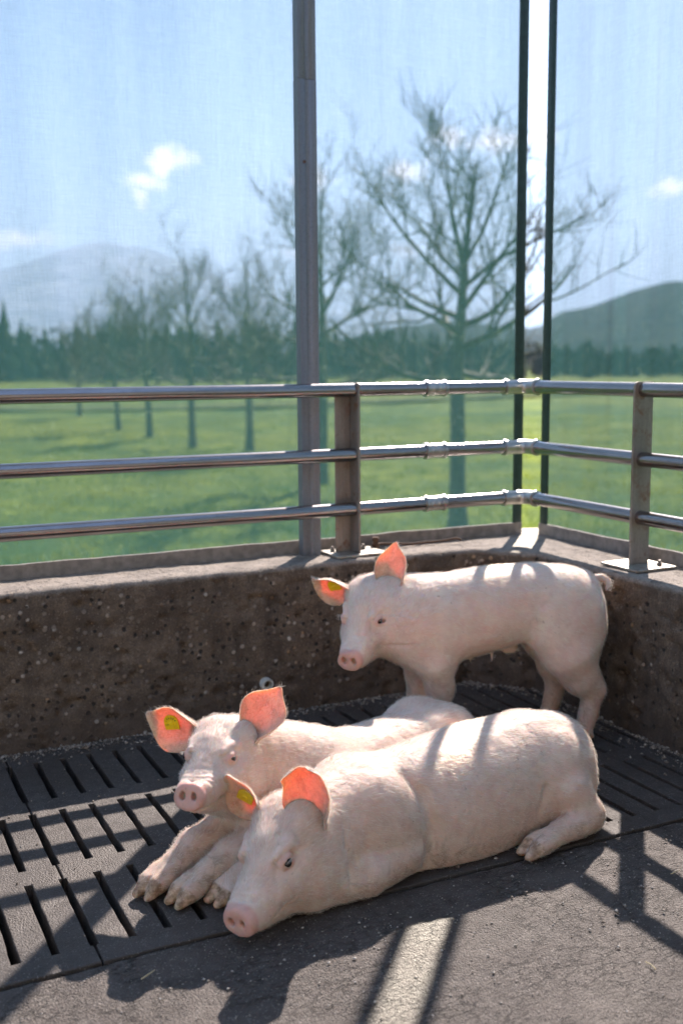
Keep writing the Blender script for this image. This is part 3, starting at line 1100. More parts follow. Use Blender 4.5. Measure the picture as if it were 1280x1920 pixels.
def build_railing():
    pipe = mat_steel('galvanised_pipe', (0.37, 0.345, 0.35), 0.22, 5.0, 1.0, (1, 1, 1), 0.0, 0.78, 0.05, 0.02)
    cast = mat_steel('galvanised_fitting', (0.62, 0.60, 0.58), 0.36, 40, 1.0, (1, 1, 1), 0.0, 0.6)
    flat = mat_steel('weathered_angle_iron', (0.36, 0.31, 0.27), 0.55, 3.0, 0.7, (7, 7, 1), 0.35, 0.6)
    plate = mat_steel('galvanised_plate', (0.45, 0.43, 0.38), 0.5, 30, 0.85, (1, 1, 1), 0.35, 0.7)
    boltm = mat_steel('bolt_steel', (0.30, 0.27, 0.24), 0.5, 60, 0.9, (1, 1, 1), 0.3)
    root = empty('pipe_railing', (0, 0, WT))
    tag(root, 'three-bar galvanised pipe railing with angle posts bending round the pen corner', 'railing')
    zs = (0.5957, 0.7676, 0.9692)
    r = 0.0212
    rb = 0.034
    for z in zs:
        mb = MB(); mb.tube([(x, 0, z) for x in (-7, -2.5, -1.2, -rb)], r, 28, cap=False); mb.build('rail', pipe, root, autosmooth=40)
        mb = MB(); mb.tube([(0, y, z) for y in (-rb, -1.2, -2.5, -7)], r, 28, cap=False); mb.build('rail', pipe, root, autosmooth=40)
        # elbow fitting with a collar at each end
        mb = MB()
        pts = [(-0.088, 0, z), (-rb, 0, z)]
        for k in range(1, 8):
            a = k / 8 * math.pi / 2
            pts.append((-rb + rb * math.sin(a), -rb + rb * math.cos(a), z))
        pts += [(0, -rb, z), (0, -0.066, z)]
        mb.tube(pts, r + 0.0026, 28)
        e = mb.build('elbow', cast, root, autosmooth=40)
        for p, q in (((-0.090, 0, z), (-0.081, 0, z)), ((0, -0.060, z), (0, -0.069, z))):
            mb = MB(); mb.tube([p, q], r + 0.0062, 28); mb.build('collar', cast, e, bevel=0.0015, autosmooth=40)
        # straight coupling
        mb = MB()
        xx = [-0.395, -0.3945, -0.386, -0.3855, -0.374, -0.3725, -0.366, -0.3645, -0.350, -0.3485, -0.342, -0.3405, -0.3285, -0.328, -0.3195, -0.319]
        rr = [.0005, .0058, .0058, .0024, .0024, .0034, .0034, .0024, .0024, .0034, .0034, .0024, .0024, .0058, .0058, .0005]
        mb.tube([(x, 0, z) for x in xx], [r + q for q in rr], 28)
        mb.build('coupling', cast, root, autosmooth=30)

    def flange(u0, u1, z0, z1, holes, hr):
        """2d outline faces of a flat bar with a rounded corner; holes are filled by the pipes that pass through"""
        poly = [(u1, z0), (u1, z1)]
        c = 0.014
        for k in range(6):
            a = math.pi / 2 + k / 5 * math.pi / 2
            poly.append((u0 + c + c * math.cos(a), z1 - c + c * math.sin(a)))
        poly.append((u0, z0))
        return poly

    def bolts(po, pts):
        for x, y in pts:
            mb = MB()
            hexa = [(x + 0.0085 * math.cos(k * math.pi / 3), y + 0.0085 * math.sin(k * math.pi / 3)) for k in range(6)]
            mb.prism(hexa, 'z', WT + 0.0075, WT + 0.0165)
            mb.tube([(x, y, WT + 0.016), (x, y, WT + 0.024)], 0.0048, 10)
            mb.build('bolt', boltm, po, bevel=0.0008, segs=1)

    def left_post(x):
        mb = MB()
        poly = flange(-0.030, 0.036, WT + 0.007, 0.9925, zs, r)
        mb.prism(poly, 'x', x - 0.003, x + 0.004)
        mb.prism([(x - 0.054, 0.030), (x - 0.003, 0.030), (x - 0.003, 0.036), (x - 0.054, 0.036)], 'z', WT + 0.007, 0.990)
        # rolled edge of the section, seen as a thin line down the web
        mb.prism([(x - 0.030, 0.0275), (x - 0.0278, 0.0275), (x - 0.0278, 0.030), (x - 0.030, 0.030)], 'z', WT + 0.007, 0.985)
        po = mb.build('post', flat, root, bevel=0.001, segs=1)
        mb = MB(); mb.box(x - 0.088, x + 0.088, -0.052, 0.086, WT + 0.0005, WT + 0.0075)
        mb.build('base_plate', plate, po, bevel=0.0012, segs=1)
        bolts(po, [(x - 0.062, 0.04), (x + 0.045, 0.035)])

    def right_post(y):
        mb = MB()
        poly = flange(-0.034, 0.036, WT + 0.007, 0.9925, zs, r)
        mb.prism(poly, 'y', y - 0.004, y + 0.003)
        mb.prism([(0.030, y + 0.003), (0.036, y + 0.003), (0.036, y + 0.066), (0.030, y + 0.066)], 'z', WT + 0.007, 0.990)
        po = mb.build('post', flat, root, bevel=0.001, segs=1)
        mb = MB(); mb.box(-0.078, 0.072, y - 0.085, y + 0.075, WT + 0.0005, WT + 0.0075)
        mb.build('base_plate', plate, po, bevel=0.0012, segs=1)
        bolts(po, [(0.035, y - 0.052), (0.04, y + 0.05)])
    left_post(-0.645)
    left_post(-2.35)
    right_post(-0.575)
    # rusty hook rod lying on the wall by the post, and the stub it hangs on
    rust = mat_simple('rust', (0.105, 0.055, 0.032), 0.85, 0, 90, 0.45, 0.5)
    mb = MB()
    mb.tube([(-0.523, 0.078, WT + 0.012), (-0.46, 0.062, WT + 0.010), (-0.42, 0.050, WT + 0.007), (-0.36, 0.049, WT + 0.008), (-0.30, 0.040, WT + 0.010), (-0.255, 0.031, WT + 0.016), (-0.242, 0.027, WT + 0.014), (-0.238, 0.022, WT + 0.008)], 0.0042, 8)
    tag(mb.build('hook_rod', rust, None, autosmooth=60), 'thin rusty bent rod lying on the wall top by the post', 'rod')
    root2 = empty('anchor_stub', (-0.540, 0.064, WT))
    tag(root2, 'short rusty threaded stub with nut on the wall beside the post plate', 'bolt')
    mb = MB()
    hexa = [(-0.540 + 0.014 * math.cos(k * math.pi / 3), 0.064 + 0.014 * math.sin(k * math.pi / 3)) for k in range(6)]
    mb.prism(hexa, 'z', WT - 0.002, WT + 0.018)
    mb.build('nut', rust, root2, bevel=0.0015, segs=1)
    mb = MB(); mb.tube([(-0.540, 0.064, WT + z) for z in (0.015, 0.038)], 0.009, 12); mb.tube([(-0.540, 0.064, WT + z) for z in (0.026, 0.036)], 0.012, 12)
    mb.build('thread', rust, root2)


def build_bounce_wall():
    """the stable wall behind the photographer, whitewashed and in full sun, outside the picture"""
    bounce_mat = mat_simple('bounce_boards', (0.27, 0.245, 0.21), 0.85, 0, 6, 0.12, 0.3)
    root = empty('bounce_wall', (-3.0, -5.0, 0))
    tag(root, kind='structure')
    for k in range(46):
        x = -8.5 + k * 0.2
        mb = MB(); mb.box(x, x + 0.192, -5.02 - 0.012 * (k % 2), -4.98, -0.9, 3.3)
        mb.build('bounce_board', bounce_mat, root)
    mb = MB(); mb.prism([(-6.6, 4.05), (-4.3, 3.36), (-4.3, 3.28), (-6.6, 3.97)], 'x', -8.8, 1.0)
    mb.build('bounce_eave', mat_simple('bounce_eave_boards', (0.20, 0.14, 0.10), 0.85, 0, 5, 0.3), root)


def build_haze():
    mb = MB(); mb.box(-12000, 12000, -12000, 12000, -4, 960)
    m = bpy.data.materials.new('air'); m.use_nodes = True
    nt = m.node_tree; nt.nodes.clear()
    out = nt.nodes.new('ShaderNodeOutputMaterial')
    v = nt.nodes.new('ShaderNodeVolumePrincipled')
    v.inputs['Color'].default_value = (0.42, 0.56, 0.82, 1)
    v.inputs['Density'].default_value = 0.00020
    v.inputs['Anisotropy'].default_value = 0.1
    nt.links.new(v.outputs[0], out.inputs['Volume'])
    o = mb.build('haze', m)
    tag(o, 'thin blue haze over the far hills', 'haze', kind='stuff')


build_field()
build_road()
build_hills()
build_forest()
build_trees()
build_haze()
build_bounce_wall()
build_floor()
build_wall()
build_drain()
build_nets()
build_net_posts()
build_railing()
# ================================================================== the pigs
H_VOX = 0.0045


def smin(a, b, k):
    if k <= 0: return np.minimum(a, b)
    h = np.clip(0.5 + 0.5 * (a - b) / k, 0, 1)
    return a * (1 - h) + b * h - k * h * (1 - h)


def smax(a, b, k):
    return -smin(-a, -b, k)


def ell(P, c, r, rot=None):
    q = P - np.asarray(c, np.float32)
    if rot is not None: q = q @ np.asarray(rot, np.float32)
    r = np.asarray(r, np.float32)
    k0 = np.linalg.norm(q / r, axis=-1); k1 = np.linalg.norm(q / (r * r), axis=-1)
    return k0 * (k0 - 1) / np.maximum(k1, 1e-6)


def cone(P, a, b, ra, rb):
    a = np.asarray(a, np.float32); b = np.asarray(b, np.float32)
    ba = b - a; pa = P - a
    t = np.clip((pa @ ba) / (ba @ ba), 0, 1)
    return np.linalg.norm(pa - t[..., None] * ba, axis=-1) - (ra + (rb - ra) * t)


def roty(a):
    c, s = math.cos(a), math.sin(a)
    return np.array([[c, 0, s], [0, 1, 0], [-s, 0, c]])


def rotz(a):
    c, s = math.cos(a), math.sin(a)
    return np.array([[c, -s, 0], [s, c, 0], [0, 0, 1]])


def catmull(xs, ys, q):
    """monotone-ish smooth interpolation of table ys(xs) at q"""
    xs = np.asarray(xs, float); ys = np.asarray(ys, float)
    m = np.gradient(ys, xs)
    i = np.clip(np.searchsorted(xs, q) - 1, 0, len(xs) - 2)
    h = xs[i + 1] - xs[i]; t = np.clip((q - xs[i]) / h, 0, 1)
    return ((2 * t**3 - 3 * t**2 + 1) * ys[i] + (t**3 - 2 * t**2 + t) * h * m[i] + (-2 * t**3 + 3 * t**2) * ys[i + 1] + (t**3 - t**2) * h * m[i + 1])


def torso(P, st):
    """st rows: x, y centre, z top, z bottom, half width"""
    st = np.asarray(st, float)
    q = np.linspace(st[0, 0], st[-1, 0], 400)
    tab = [catmull(st[:, 0], st[:, k], q) for k in range(1, 5)]
    x = P[..., 0]
    yc, zt, zb, w = [np.interp(x, q, t).astype(np.float32) for t in tab]
    zc = zb + (zt - zb) * 0.5; hz = np.maximum((zt - zb) * 0.5, 0.008); w = np.maximum(w, 0.008)
    dy = (P[..., 1] - yc) / w; dz = (P[..., 2] - zc) / hz
    rho = (np.abs(dy) ** 2.25 + np.abs(dz) ** 2.25) ** (1 / 2.25)
    d = (rho - 1) * np.minimum(w, hz)
    ex = np.maximum(np.maximum(st[0, 0] - x, x - st[-1, 0]), 0)
    return np.where(ex > 0, np.sqrt(np.maximum(d, 0) ** 2 + ex ** 2) + np.minimum(d, 0) * 0, d)


# landmarks of the head, metres, x towards the snout, y to the pig's left, z up
EYE = (0.062, 0.0575, 0.014)
SNOUT = (0.176, 0.0, -0.050)


def head_sdf(P, prm):
    Q = P.copy(); Q[..., 1] = np.abs(Q[..., 1])             # the head is symmetric
    jowl = prm.get('jowl', 1.0)
    d = ell(Q, (-0.026, 0, 0.018), (0.080, 0.070, 0.066))    # cranium
    d = smin(d, ell(Q, (-0.034, 0.034, 0.046), (0.046, 0.036, 0.034)), 0.03)   # poll, ear roots
    d = smin(d, cone(Q, (0.035, 0, 0.010), (0.118, 0, -0.033), 0.052, 0.032), 0.026)   # face
    d = smin(d, cone(Q, (0.078, 0.017, -0.034), (0.158, 0.010, -0.050), 0.0405, 0.0280), 0.018)   # muzzle
    d = smin(d, ell(Q, (0.000, 0.044, -0.046), (0.070, 0.036 * jowl, 0.054)), 0.028)    # cheek
    d = smin(d, ell(Q, (-0.035, 0.038, -0.075), (0.058, 0.044 * jowl, 0.044)), 0.04)   # jowl
    d = smin(d, cone(Q, (-0.010, 0.020, -0.082), (0.130, 0.007, -0.079), 0.044, 0.0185), 0.022)   # lower jaw
    d = smin(d, cone(Q, (0.036, 0.047, 0.037), (0.074, 0.041, 0.030), 0.0135, 0.0085), 0.014)   # brow
    d = smin(d, cone(Q, (0.020, 0.058, -0.012), (0.085, 0.045, -0.030), 0.014, 0.012), 0.020)   # cheek bone under the eye
    d = smin(d, cone(Q, (0.080, 0.028, -0.020), (0.150, 0.020, -0.036), 0.016, 0.014), 0.014)  # upper lip ridge
    d = smin(d, cone(Q, (0.120, 0.026, -0.060), (0.152, 0.020, -0.062), 0.016, 0.013), 0.012)  # upper lip
    e = np.array(EYE)
    d = smin(d, ell(Q, e + (-0.001, -0.0075, 0.0), (0.020, 0.0125, 0.0155)), 0.008)      # puffy lids
    # snout plate: flat oval, a little overhanging
    q = (Q - np.array(SNOUT, np.float32)) @ roty(R(-8)).astype(np.float32)
    oval = np.sqrt((q[..., 1] / 0.0370) ** 2 + (q[..., 2] / 0.0305) ** 2)
    disc = smax((oval - 1) * 0.032, np.abs(q[..., 0] + 0.004) - 0.0085, 0.010)
    return smin(d, disc, 0.007)


def line2(x, z, pts):
    best = None
    for (x0, z0), (x1, z1) in zip(pts[:-1], pts[1:]):
        bx, bz = x1 - x0, z1 - z0
        t = np.clip(((x - x0) * bx + (z - z0) * bz) / (bx * bx + bz * bz), 0, 1)
        r = np.hypot(x - x0 - t * bx, z - z0 - t * bz)
        best = r if best is None else np.minimum(best, r)
    return best


def head_carve(d, P, seed):
    """eyes, nostrils, mouth, wrinkles: cut after head and neck have been joined. Local units."""
    Q = P.copy(); sgn = np.sign(Q[..., 1]); Q[..., 1] = np.abs(Q[..., 1])
    x, y, z = Q[..., 0], Q[..., 1], Q[..., 2]
    e = np.array(EYE)
    g = lambda t: np.exp(-np.minimum(t * t, 30))
    side = np.clip((y - 0.012) / 0.012, 0, 1)
    # mouth, its corner turned up, and folds behind it
    d = d + 0.0055 * g(line2(x, z, [(0.172, -0.083), (0.140, -0.0785), (0.108, -0.071), (0.082, -0.0645), (0.066, -0.055)]) / 0.0026) * np.clip((x - 0.05) / 0.01, 0, 1)
    d = d + 0.0016 * side * g(line2(x, z, [(0.058, -0.075), (0.050, -0.055), (0.052, -0.038)]) / 0.004)
    d = d + 0.0014 * side * g(line2(x, z, [(0.040, -0.088), (0.030, -0.060), (0.034, -0.035)]) / 0.005)
    # wrinkles across the bridge behind the plate
    w = 0
    for k, (xi, am) in enumerate(((0.1560, 0.0024), (0.1475, 0.0020), (0.1375, 0.0016), (0.1255, 0.0013), (0.111, 0.0009))):
        w = w + am * g((x - xi + 9.0 * y * y + 0.0015 * np.sin(130 * y + k * 2.0)) / 0.0024)
    d = d + w * np.clip((z + 0.062) / 0.02, 0, 1)
    # lids
    m = (np.clip((x - 0.02) / 0.01, 0, 1) * np.clip((y - 0.025) / 0.01, 0, 1))
    rho = np.sqrt(((x - e[0] + 0.001) / 0.0195) ** 2 + ((z - e[2] - 0.002) / 0.0150) ** 2)
    d = d + m * 0.0026 * g((rho - 1.0) / 0.14) * np.clip((z - e[2] + 0.004) / 0.006, 0, 1)
    d = d + m * 0.0014 * g((rho - 1.42) / 0.16) * np.clip((z - e[2] + 0.002) / 0.006, 0, 1)
    d = d + m * 0.0015 * g((rho - 1.15) / 0.14) * np.clip((e[2] - z) / 0.006, 0, 1)
    d = d + m * 0.0020 * g(line2(x, z, [(e[0] + 0.013, e[2] - 0.002), (e[0] + 0.028, e[2] - 0.014), (e[0] + 0.036, e[2] - 0.024)]) / 0.0030)
    # folds where jowl meets neck
    for xi, am in ((-0.070, 0.0030), (-0.092, 0.0026), (-0.114, 0.0018)):
        d = d + am * g((x - xi + 0.35 * (z + 0.03) + 0.004 * np.sin(60 * z)) / 0.0055) * np.clip((0.03 - z) / 0.03, 0, 1) * np.clip((y - 0.03) / 0.02, 0, 1)
    # uneven flesh
    d = d + (fbm(P[..., 0] * 55 + seed, P[..., 1] * 55 + 20, P[..., 2] * 55 + 20, 3) - 0.5) * 0.0034
    # cuts
    d = smax(d, -ell(Q, e + (0.001, 0.0040, -0.0008), (0.0128, 0.0120, 0.0056), roty(R(-14))), 0.0018)
    q = (Q - np.array(SNOUT, np.float32)) @ roty(R(-8)).astype(np.float32)
    d = smax(d, -((np.sqrt((q[..., 1] / 0.026) ** 2 + (q[..., 2] / 0.019) ** 2 + ((q[..., 0] - 0.0075) / 0.0035) ** 2) - 1) * 0.0035), 0.004)
    nz = np.sqrt(((q[..., 1] - 0.0140) / 0.0066) ** 2 + ((q[..., 2] - 0.0015) / 0.0090) ** 2 + (q[..., 0] / 0.017) ** 2)
    return smax(d, -((nz - 1) * 0.0064), 0.003)


def head_matrix(anchor, world_pt, fwd, pitch, roll, s):
    f = Vector((fwd[0], fwd[1], 0)).normalized()
    left = Vector((0, 0, 1)).cross(f)
    f3 = f * math.cos(R(pitch)) + Vector((0, 0, 1)) * math.sin(R(pitch))
    up = f3.cross(left)
    c, sn = math.cos(R(roll)), math.sin(R(roll))
    l2 = left * c + up * sn
    u2 = f3.cross(l2)
    M = np.array([list(f3), list(l2), list(u2)]).T          # columns: local axes in world
    t = np.array(world_pt) - s * (M @ np.array(anchor))
    return M, t, s


class Field:
    """signed distance field on a grid, turned into a surface by surface nets"""
    def __init__(s, lo, hi, flo, fhi, h=0.0056, hf=0.0027):
        s.ax = []
        for a, b, c, e in zip(lo, hi, flo, fhi):
            q = [a]
            while q[-1] < b:
                q.append(q[-1] + (hf if c <= q[-1] <= e else h))
            s.ax.append(np.array(q, dtype=np.float32))
        s.d = np.full([len(a) for a in s.ax], 0.5, np.float32)

    def window(s, lo, hi):
        sl = []
        for a, l, h in zip(s.ax, lo, hi):
            i = int(np.searchsorted(a, l)); j = int(np.searchsorted(a, h))
            sl.append(slice(max(i - 1, 0), min(j + 1, len(a))))
        return tuple(sl)

    def pts(s, sl):
        return np.stack(np.meshgrid(*[a[q] for a, q in zip(s.ax, sl)], indexing='ij'), -1)

    def add(s, fn, lo, hi, k=0.02, sub=False):
        m = 0.03 + k
        sl = s.window([a - m for a in lo], [b + m for b in hi])
        if any(q.stop - q.start < 2 for q in sl): return
        P = s.pts(sl)
        v = fn(P)
        s.d[sl] = smax(s.d[sl], -v, k) if sub else smin(s.d[sl], v, k)

    def cone(s, a, b, ra, rb, k=0.02, sub=False):
        m = max(ra, rb)
        s.add(lambda P: cone(P, a, b, ra, rb), [min(x, y) - m for x, y in zip(a, b)], [max(x, y) + m for x, y in zip(a, b)], k, sub)

    def chain(s, pts, rad, k=0.015):
        for (a, b), (ra, rb) in zip(zip(pts[:-1], pts[1:]), zip(rad[:-1], rad[1:])):
            s.cone(a, b, ra, rb, k)

    def ell(s, c, r, k=0.02, rot=None, sub=False):
        m = max(r)
        s.add(lambda P: ell(P, c, r, rot), [x - m for x in c], [x + m for x in c], k, sub)

    def surface(s):
        d = s.d
        ins = d < 0
        n0, n1, n2 = d.shape
        c = np.zeros((n0 - 1, n1 - 1, n2 - 1), np.uint8)
        for a in (0, 1):
            for b in (0, 1):
                for e in (0, 1):
                    c += ins[a:n0 - 1 + a, b:n1 - 1 + b, e:n2 - 1 + e]
        act = (c > 0) & (c < 8)
        idx = np.full(act.shape, -1, np.int64)
        cells = np.argwhere(act)
        idx[act] = np.arange(len(cells))
        acc = np.zeros((len(cells), 3)); cnt = np.zeros(len(cells))
        I, J, K = cells.T
        corners = [(a, b, e) for a in (0, 1) for b in (0, 1) for e in (0, 1)]
        for u in range(8):
            for v in range(u + 1, 8):
                A, B = corners[u], corners[v]
                if sum(abs(x - y) for x, y in zip(A, B)) != 1: continue
                da = d[I + A[0], J + A[1], K + A[2]]; db = d[I + B[0], J + B[1], K + B[2]]
                m = (da < 0) != (db < 0)
                t = np.where(m, da / np.where(np.abs(da - db) < 1e-9, 1, da - db), 0)
                p = np.array(A)[None, :] + t[:, None] * (np.array(B) - np.array(A))[None, :]
                acc += p * m[:, None]; cnt += m
        V = cells + acc / cnt[:, None]
        V = np.stack([np.interp(V[:, k], np.arange(len(s.ax[k])), s.ax[k]) for k in range(3)], -1)
        F = []
        for ax in range(3):
            o1, o2 = [(1, 2), (2, 0), (0, 1)][ax]
            sl_a = [slice(None)] * 3; sl_b = [slice(None)] * 3
            sl_a[ax] = slice(0, -1); sl_b[ax] = slice(1, None)
            x = ins[tuple(sl_a)] != ins[tuple(sl_b)]
            E = np.argwhere(x)
            ok = (E[:, o1] > 0) & (E[:, o2] > 0) & (E[:, o1] < d.shape[o1] - 1) & (E[:, o2] < d.shape[o2] - 1)
            E = E[ok]
            flip = ins[tuple(E.T)]
            def cell(a, b):
                q = E.copy(); q[:, o1] -= a; q[:, o2] -= b
                return idx[tuple(q.T)]
            q = np.stack([cell(1, 1), cell(0, 1), cell(0, 0), cell(1, 0)], -1)
            q[~flip] = q[~flip][:, ::-1]
            F.append(q)
        F = np.concatenate(F)
        F = F[(F >= 0).all(1)]
        # light smoothing
        for it in range(2):
            s_ = np.zeros_like(V); w = np.zeros(len(V))
            for a, b in ((0, 1), (1, 2), (2, 3), (3, 0)):
                for m_, n_ in ((a, b), (b, a)):
                    np.add.at(s_, F[:, m_], V[F[:, n_]]); np.add.at(w, F[:, m_], 1)
            V = V * 0.6 + 0.4 * s_ / np.maximum(w, 1)[:, None]
        return V, F


def ear_mesh(base, L_dir, N_dir, length, width, cup=(1.55, 0.85, 0.35), bend=0.0, curl=0.0, twist=0.0, blunt=0.0):
    """cupped ear as a closed shell. L_dir: base to tip, N_dir: the way the opening faces. bend>0 tips it forward (towards N)."""
    Ld = Vector(L_dir).normalized(); Nd = Vector(N_dir); Nd = (Nd - Ld * Nd.dot(Ld)).normalized(); Wd = Ld.cross(Nd)
    nu, nv = 40, 25
    us = np.linspace(-0.16, 1.0, nu); vs = np.linspace(-1, 1, nv)
    wtab = ([-0.16, 0, 0.15, 0.35, 0.52, 0.68, 0.80, 0.90, 0.96, 1.0], [0.40, 0.55, 0.84, 1.0, 0.97, 0.76 + 0.1 * blunt, 0.47 + 0.32 * blunt, 0.25 + 0.45 * blunt, 0.15 + 0.38 * blunt, 0.04 + 0.22 * blunt])
    P = np.zeros((nu, nv, 3)); T = np.zeros((nu, nv))
    pos = np.zeros(2); prev = us[0]
    for i, u in enumerate(us):
        ang = bend * max(u, 0) ** 2 + curl * max(u - 0.6, 0) ** 2 * 6
        du = (u - prev) * length; prev = u
        pos = pos + du * np.array([math.cos(ang), math.sin(ang)])
        if i == 0: pos = np.array([us[0] * length, 0.0])
        w = width * float(catmull(wtab[0], wtab[1], np.array([u]))[0]) * (1 + 0.03 * math.sin(9 * u + width * 900))
        th = np.interp(u, [-0.16, 0.05, 0.45, 1.0], [cup[0] * 1.12, cup[0], cup[1], cup[2]])
        tw = twist * max(u, 0)
        # local normal direction after bending
        lx = np.array([math.cos(ang), math.sin(ang)]); nx = np.array([-math.sin(ang), math.cos(ang)])
        for j, v in enumerate(vs):
            rr = w / th
            a = rr * math.sin(th * v); n = rr * (1 - math.cos(th * v))
            a, n = a * math.cos(tw) - n * math.sin(tw), a * math.sin(tw) + n * math.cos(tw)
            p2 = pos + nx * n
            wav = (0.0045 * math.sin(5.0 * u + 2.2 * v + width * 700) + 0.002 * math.sin(13.0 * u - 3 * v)) * max(u, 0) * abs(v)
            P[i, j] = np.array(Ld) * p2[0] + np.array(Nd) * (p2[1] + wav) + np.array(Wd) * a
            T[i, j] = np.interp(u, [-0.16, 0.0, 0.4, 1.0], [0.007, 0.0062, 0.0042, 0.0026]) * (1 - 0.45 * abs(v) ** 3)
    P = P + np.array(base)
    gu = np.gradient(P, axis=0); gv = np.gradient(P, axis=1)
    nn = np.cross(gv, gu); nn /= np.linalg.norm(nn, axis=-1, keepdims=True) + 1e-12
    # make it point to the concave side
    if (nn.reshape(-1, 3) @ np.array(Nd)).mean() < 0: nn = -nn
    inner = P; outer = P - nn * T[..., None]
    V = np.concatenate([inner.reshape(-1, 3), outer.reshape(-1, 3)])
    n = nu * nv; F = []
    for i in range(nu - 1):
        for j in range(nv - 1):
            a, b, c, d = i * nv + j, i * nv + j + 1, (i + 1) * nv + j + 1, (i + 1) * nv + j
            F.append((a, b, c, d)); F.append((n + d, n + c, n + b, n + a))
    loop = [(i, 0) for i in range(nu)] + [(nu - 1, j) for j in range(1, nv)] + [(i, nv - 1) for i in range(nu - 2, -1, -1)] + [(0, j) for j in range(nv - 2, 0, -1)]
    ids = [i * nv + j for i, j in loop]
    for a, b in zip(ids, ids[1:] + ids[:1]):
        F.append((b, a, n + a, n + b))
    F = np.array(F)
    fn = np.cross(V[F[:, 1]] - V[F[:, 0]], V[F[:, 2]] - V[F[:, 0]])
    k = (nu // 2) * (nv - 1) * 2 + (nv // 2) * 2
    if np.dot(fn[k], nn[nu // 2, nv // 2]) < 0: F = F[:, ::-1]
    uu = np.repeat(us, nv); amount = np.clip((np.r_[uu, uu] + 0.02) / 0.22, 0, 1)
    ins_ = np.r_[np.ones(n), np.zeros(n)]
    def frame(u, v):
        i = int(np.argmin(abs(us - u))); j = int(np.argmin(abs(vs - v)))
        x = gu[i, j] / np.linalg.norm(gu[i, j])
        return P[i, j], x, nn[i, j]
    vv = np.tile(vs, nu)
    canal = np.clip((0.20 - np.r_[uu, uu]) / 0.16, 0, 1) * np.clip(1.1 - np.abs(np.r_[vv, vv]) * 1.5, 0, 1) * ins_
    return V, F, amount, ins_, frame, np.array(Ld), canal


def mat_pig():
    m, n, l, b, o = new_mat('pig_skin')
    tc = n.new('ShaderNodeNewGeometry'); v = tc.outputs['Position']
    big = noise(n, l, v, 9, 4, 0.6); mid = noise(n, l, v, 42, 5, 0.65); fine = noise(n, l, v, 320, 3, 0.6)
    c = mixc(n, l, ramp(n, l, big, [(0.35, 0), (0.66, 1)]), (0.72, 0.53, 0.44), (0.78, 0.64, 0.545))
    c = mixc(n, l, ramp(n, l, mid, [(0.45, 0), (0.72, 0.45)]), c, (0.66, 0.41, 0.36))
    bare = attr(n, 'bare')                     # snout plate, eyelids: thin hairless pink skin
    c = mixc(n, l, bare, c, (0.70, 0.41, 0.34))
    ear = attr(n, 'ear')
    c = mixc(n, l, smath(n, l, 'MULTIPLY', ear, attr(n, 'inside')), c, (0.82, 0.54, 0.38))
    vein = ramp(n, l, noise(n, l, v, 60, 3, 0.5, 1.6), [(0.47, 0), (0.5, 1), (0.53, 0)])
    c = mixc(n, l, smath(n, l, 'MULTIPLY', smath(n, l, 'MULTIPLY', vein, ear), 0.55), c, (0.55, 0.16, 0.11))
    c = mixc(n, l, smath(n, l, 'MULTIPLY', bare, ramp(n, l, mid, [(0.4, 0), (0.65, 0.6)])), c, (0.60, 0.36, 0.31))
    spk = ramp(n, l, noise(n, l, v, 260, 3, 0.7), [(0.64, 0), (0.68, 1)])
    spk = smath(n, l, 'MULTIPLY', spk, smath(n, l, 'MULTIPLY', ramp(n, l, noise(n, l, v, 34, 3, 0.6), [(0.5, 0), (0.58, 1)]), smath(n, l, 'MAXIMUM', ear, 0.35)))
    c = mixc(n, l, smath(n, l, 'MULTIPLY', spk, 0.8), c, (0.07, 0.045, 0.03))
    # smears of dung, sparse on the body, more on legs
    dirt = attr(n, 'dirt')
    dn = noise(n, l, v, 30, 6, 0.7, 0.8)
    sm = smath(n, l, 'MULTIPLY', ramp(n, l, dn, [(0.46, 0), (0.66, 1)]), dirt)
    sp = smath(n, l, 'MULTIPLY', ramp(n, l, noise(n, l, v, 95, 4, 0.7), [(0.63, 0), (0.69, 1)]), ramp(n, l, big, [(0.42, 0), (0.56, 1)]))
    c = mixc(n, l, smath(n, l, 'MULTIPLY', dirt, 0.55, clamp=True), c, (0.46, 0.31, 0.20))
    c = mixc(n, l, smath(n, l, 'MULTIPLY', sm, 0.85, clamp=True), c, (0.17, 0.11, 0.07))
    c = mixc(n, l, smath(n, l, 'MULTIPLY', sp, 0.75), c, (0.30, 0.20, 0.15))
    hoof = attr(n, 'hoof')
    hc = mixc(n, l, ramp(n, l, noise(n, l, v, 75, 5, 0.7), [(0.40, 0), (0.62, 1)]), (0.24, 0.155, 0.095), (0.60, 0.43, 0.30))
    c = mixc(n, l, hoof, c, hc)
    dark = attr(n, 'dark')                     # inside of nostrils and mouth line
    c = mixc(n, l, dark, c, (0.16, 0.05, 0.045))
    l.new(c, b.inputs['Base Color'])
    rr = smath(n, l, 'MULTIPLY_ADD', bare, -0.16, 0.56)
    l.new(rr, b.inputs['Roughness'])
    b.inputs['Specular IOR Level'].default_value = 0.35
    b.subsurface_method = 'RANDOM_WALK' if hasattr(b, 'subsurface_method') else None
    b.inputs['Subsurface Weight'].default_value = 1.0
    b.inputs['Subsurface Radius'].default_value = (1.0, 0.44, 0.28)
    sc = smath(n, l, 'MULTIPLY_ADD', ear, 0.006, 0.006)
    l.new(sc, b.inputs['Subsurface Scale'])
    h = smath(n, l, 'ADD', smath(n, l, 'MULTIPLY', fine, 0.4), smath(n, l, 'MULTIPLY', mid, 0.8))
    l.new(bump(n, l, h, 0.35, 0.004), b.inputs['Normal'])
    return m


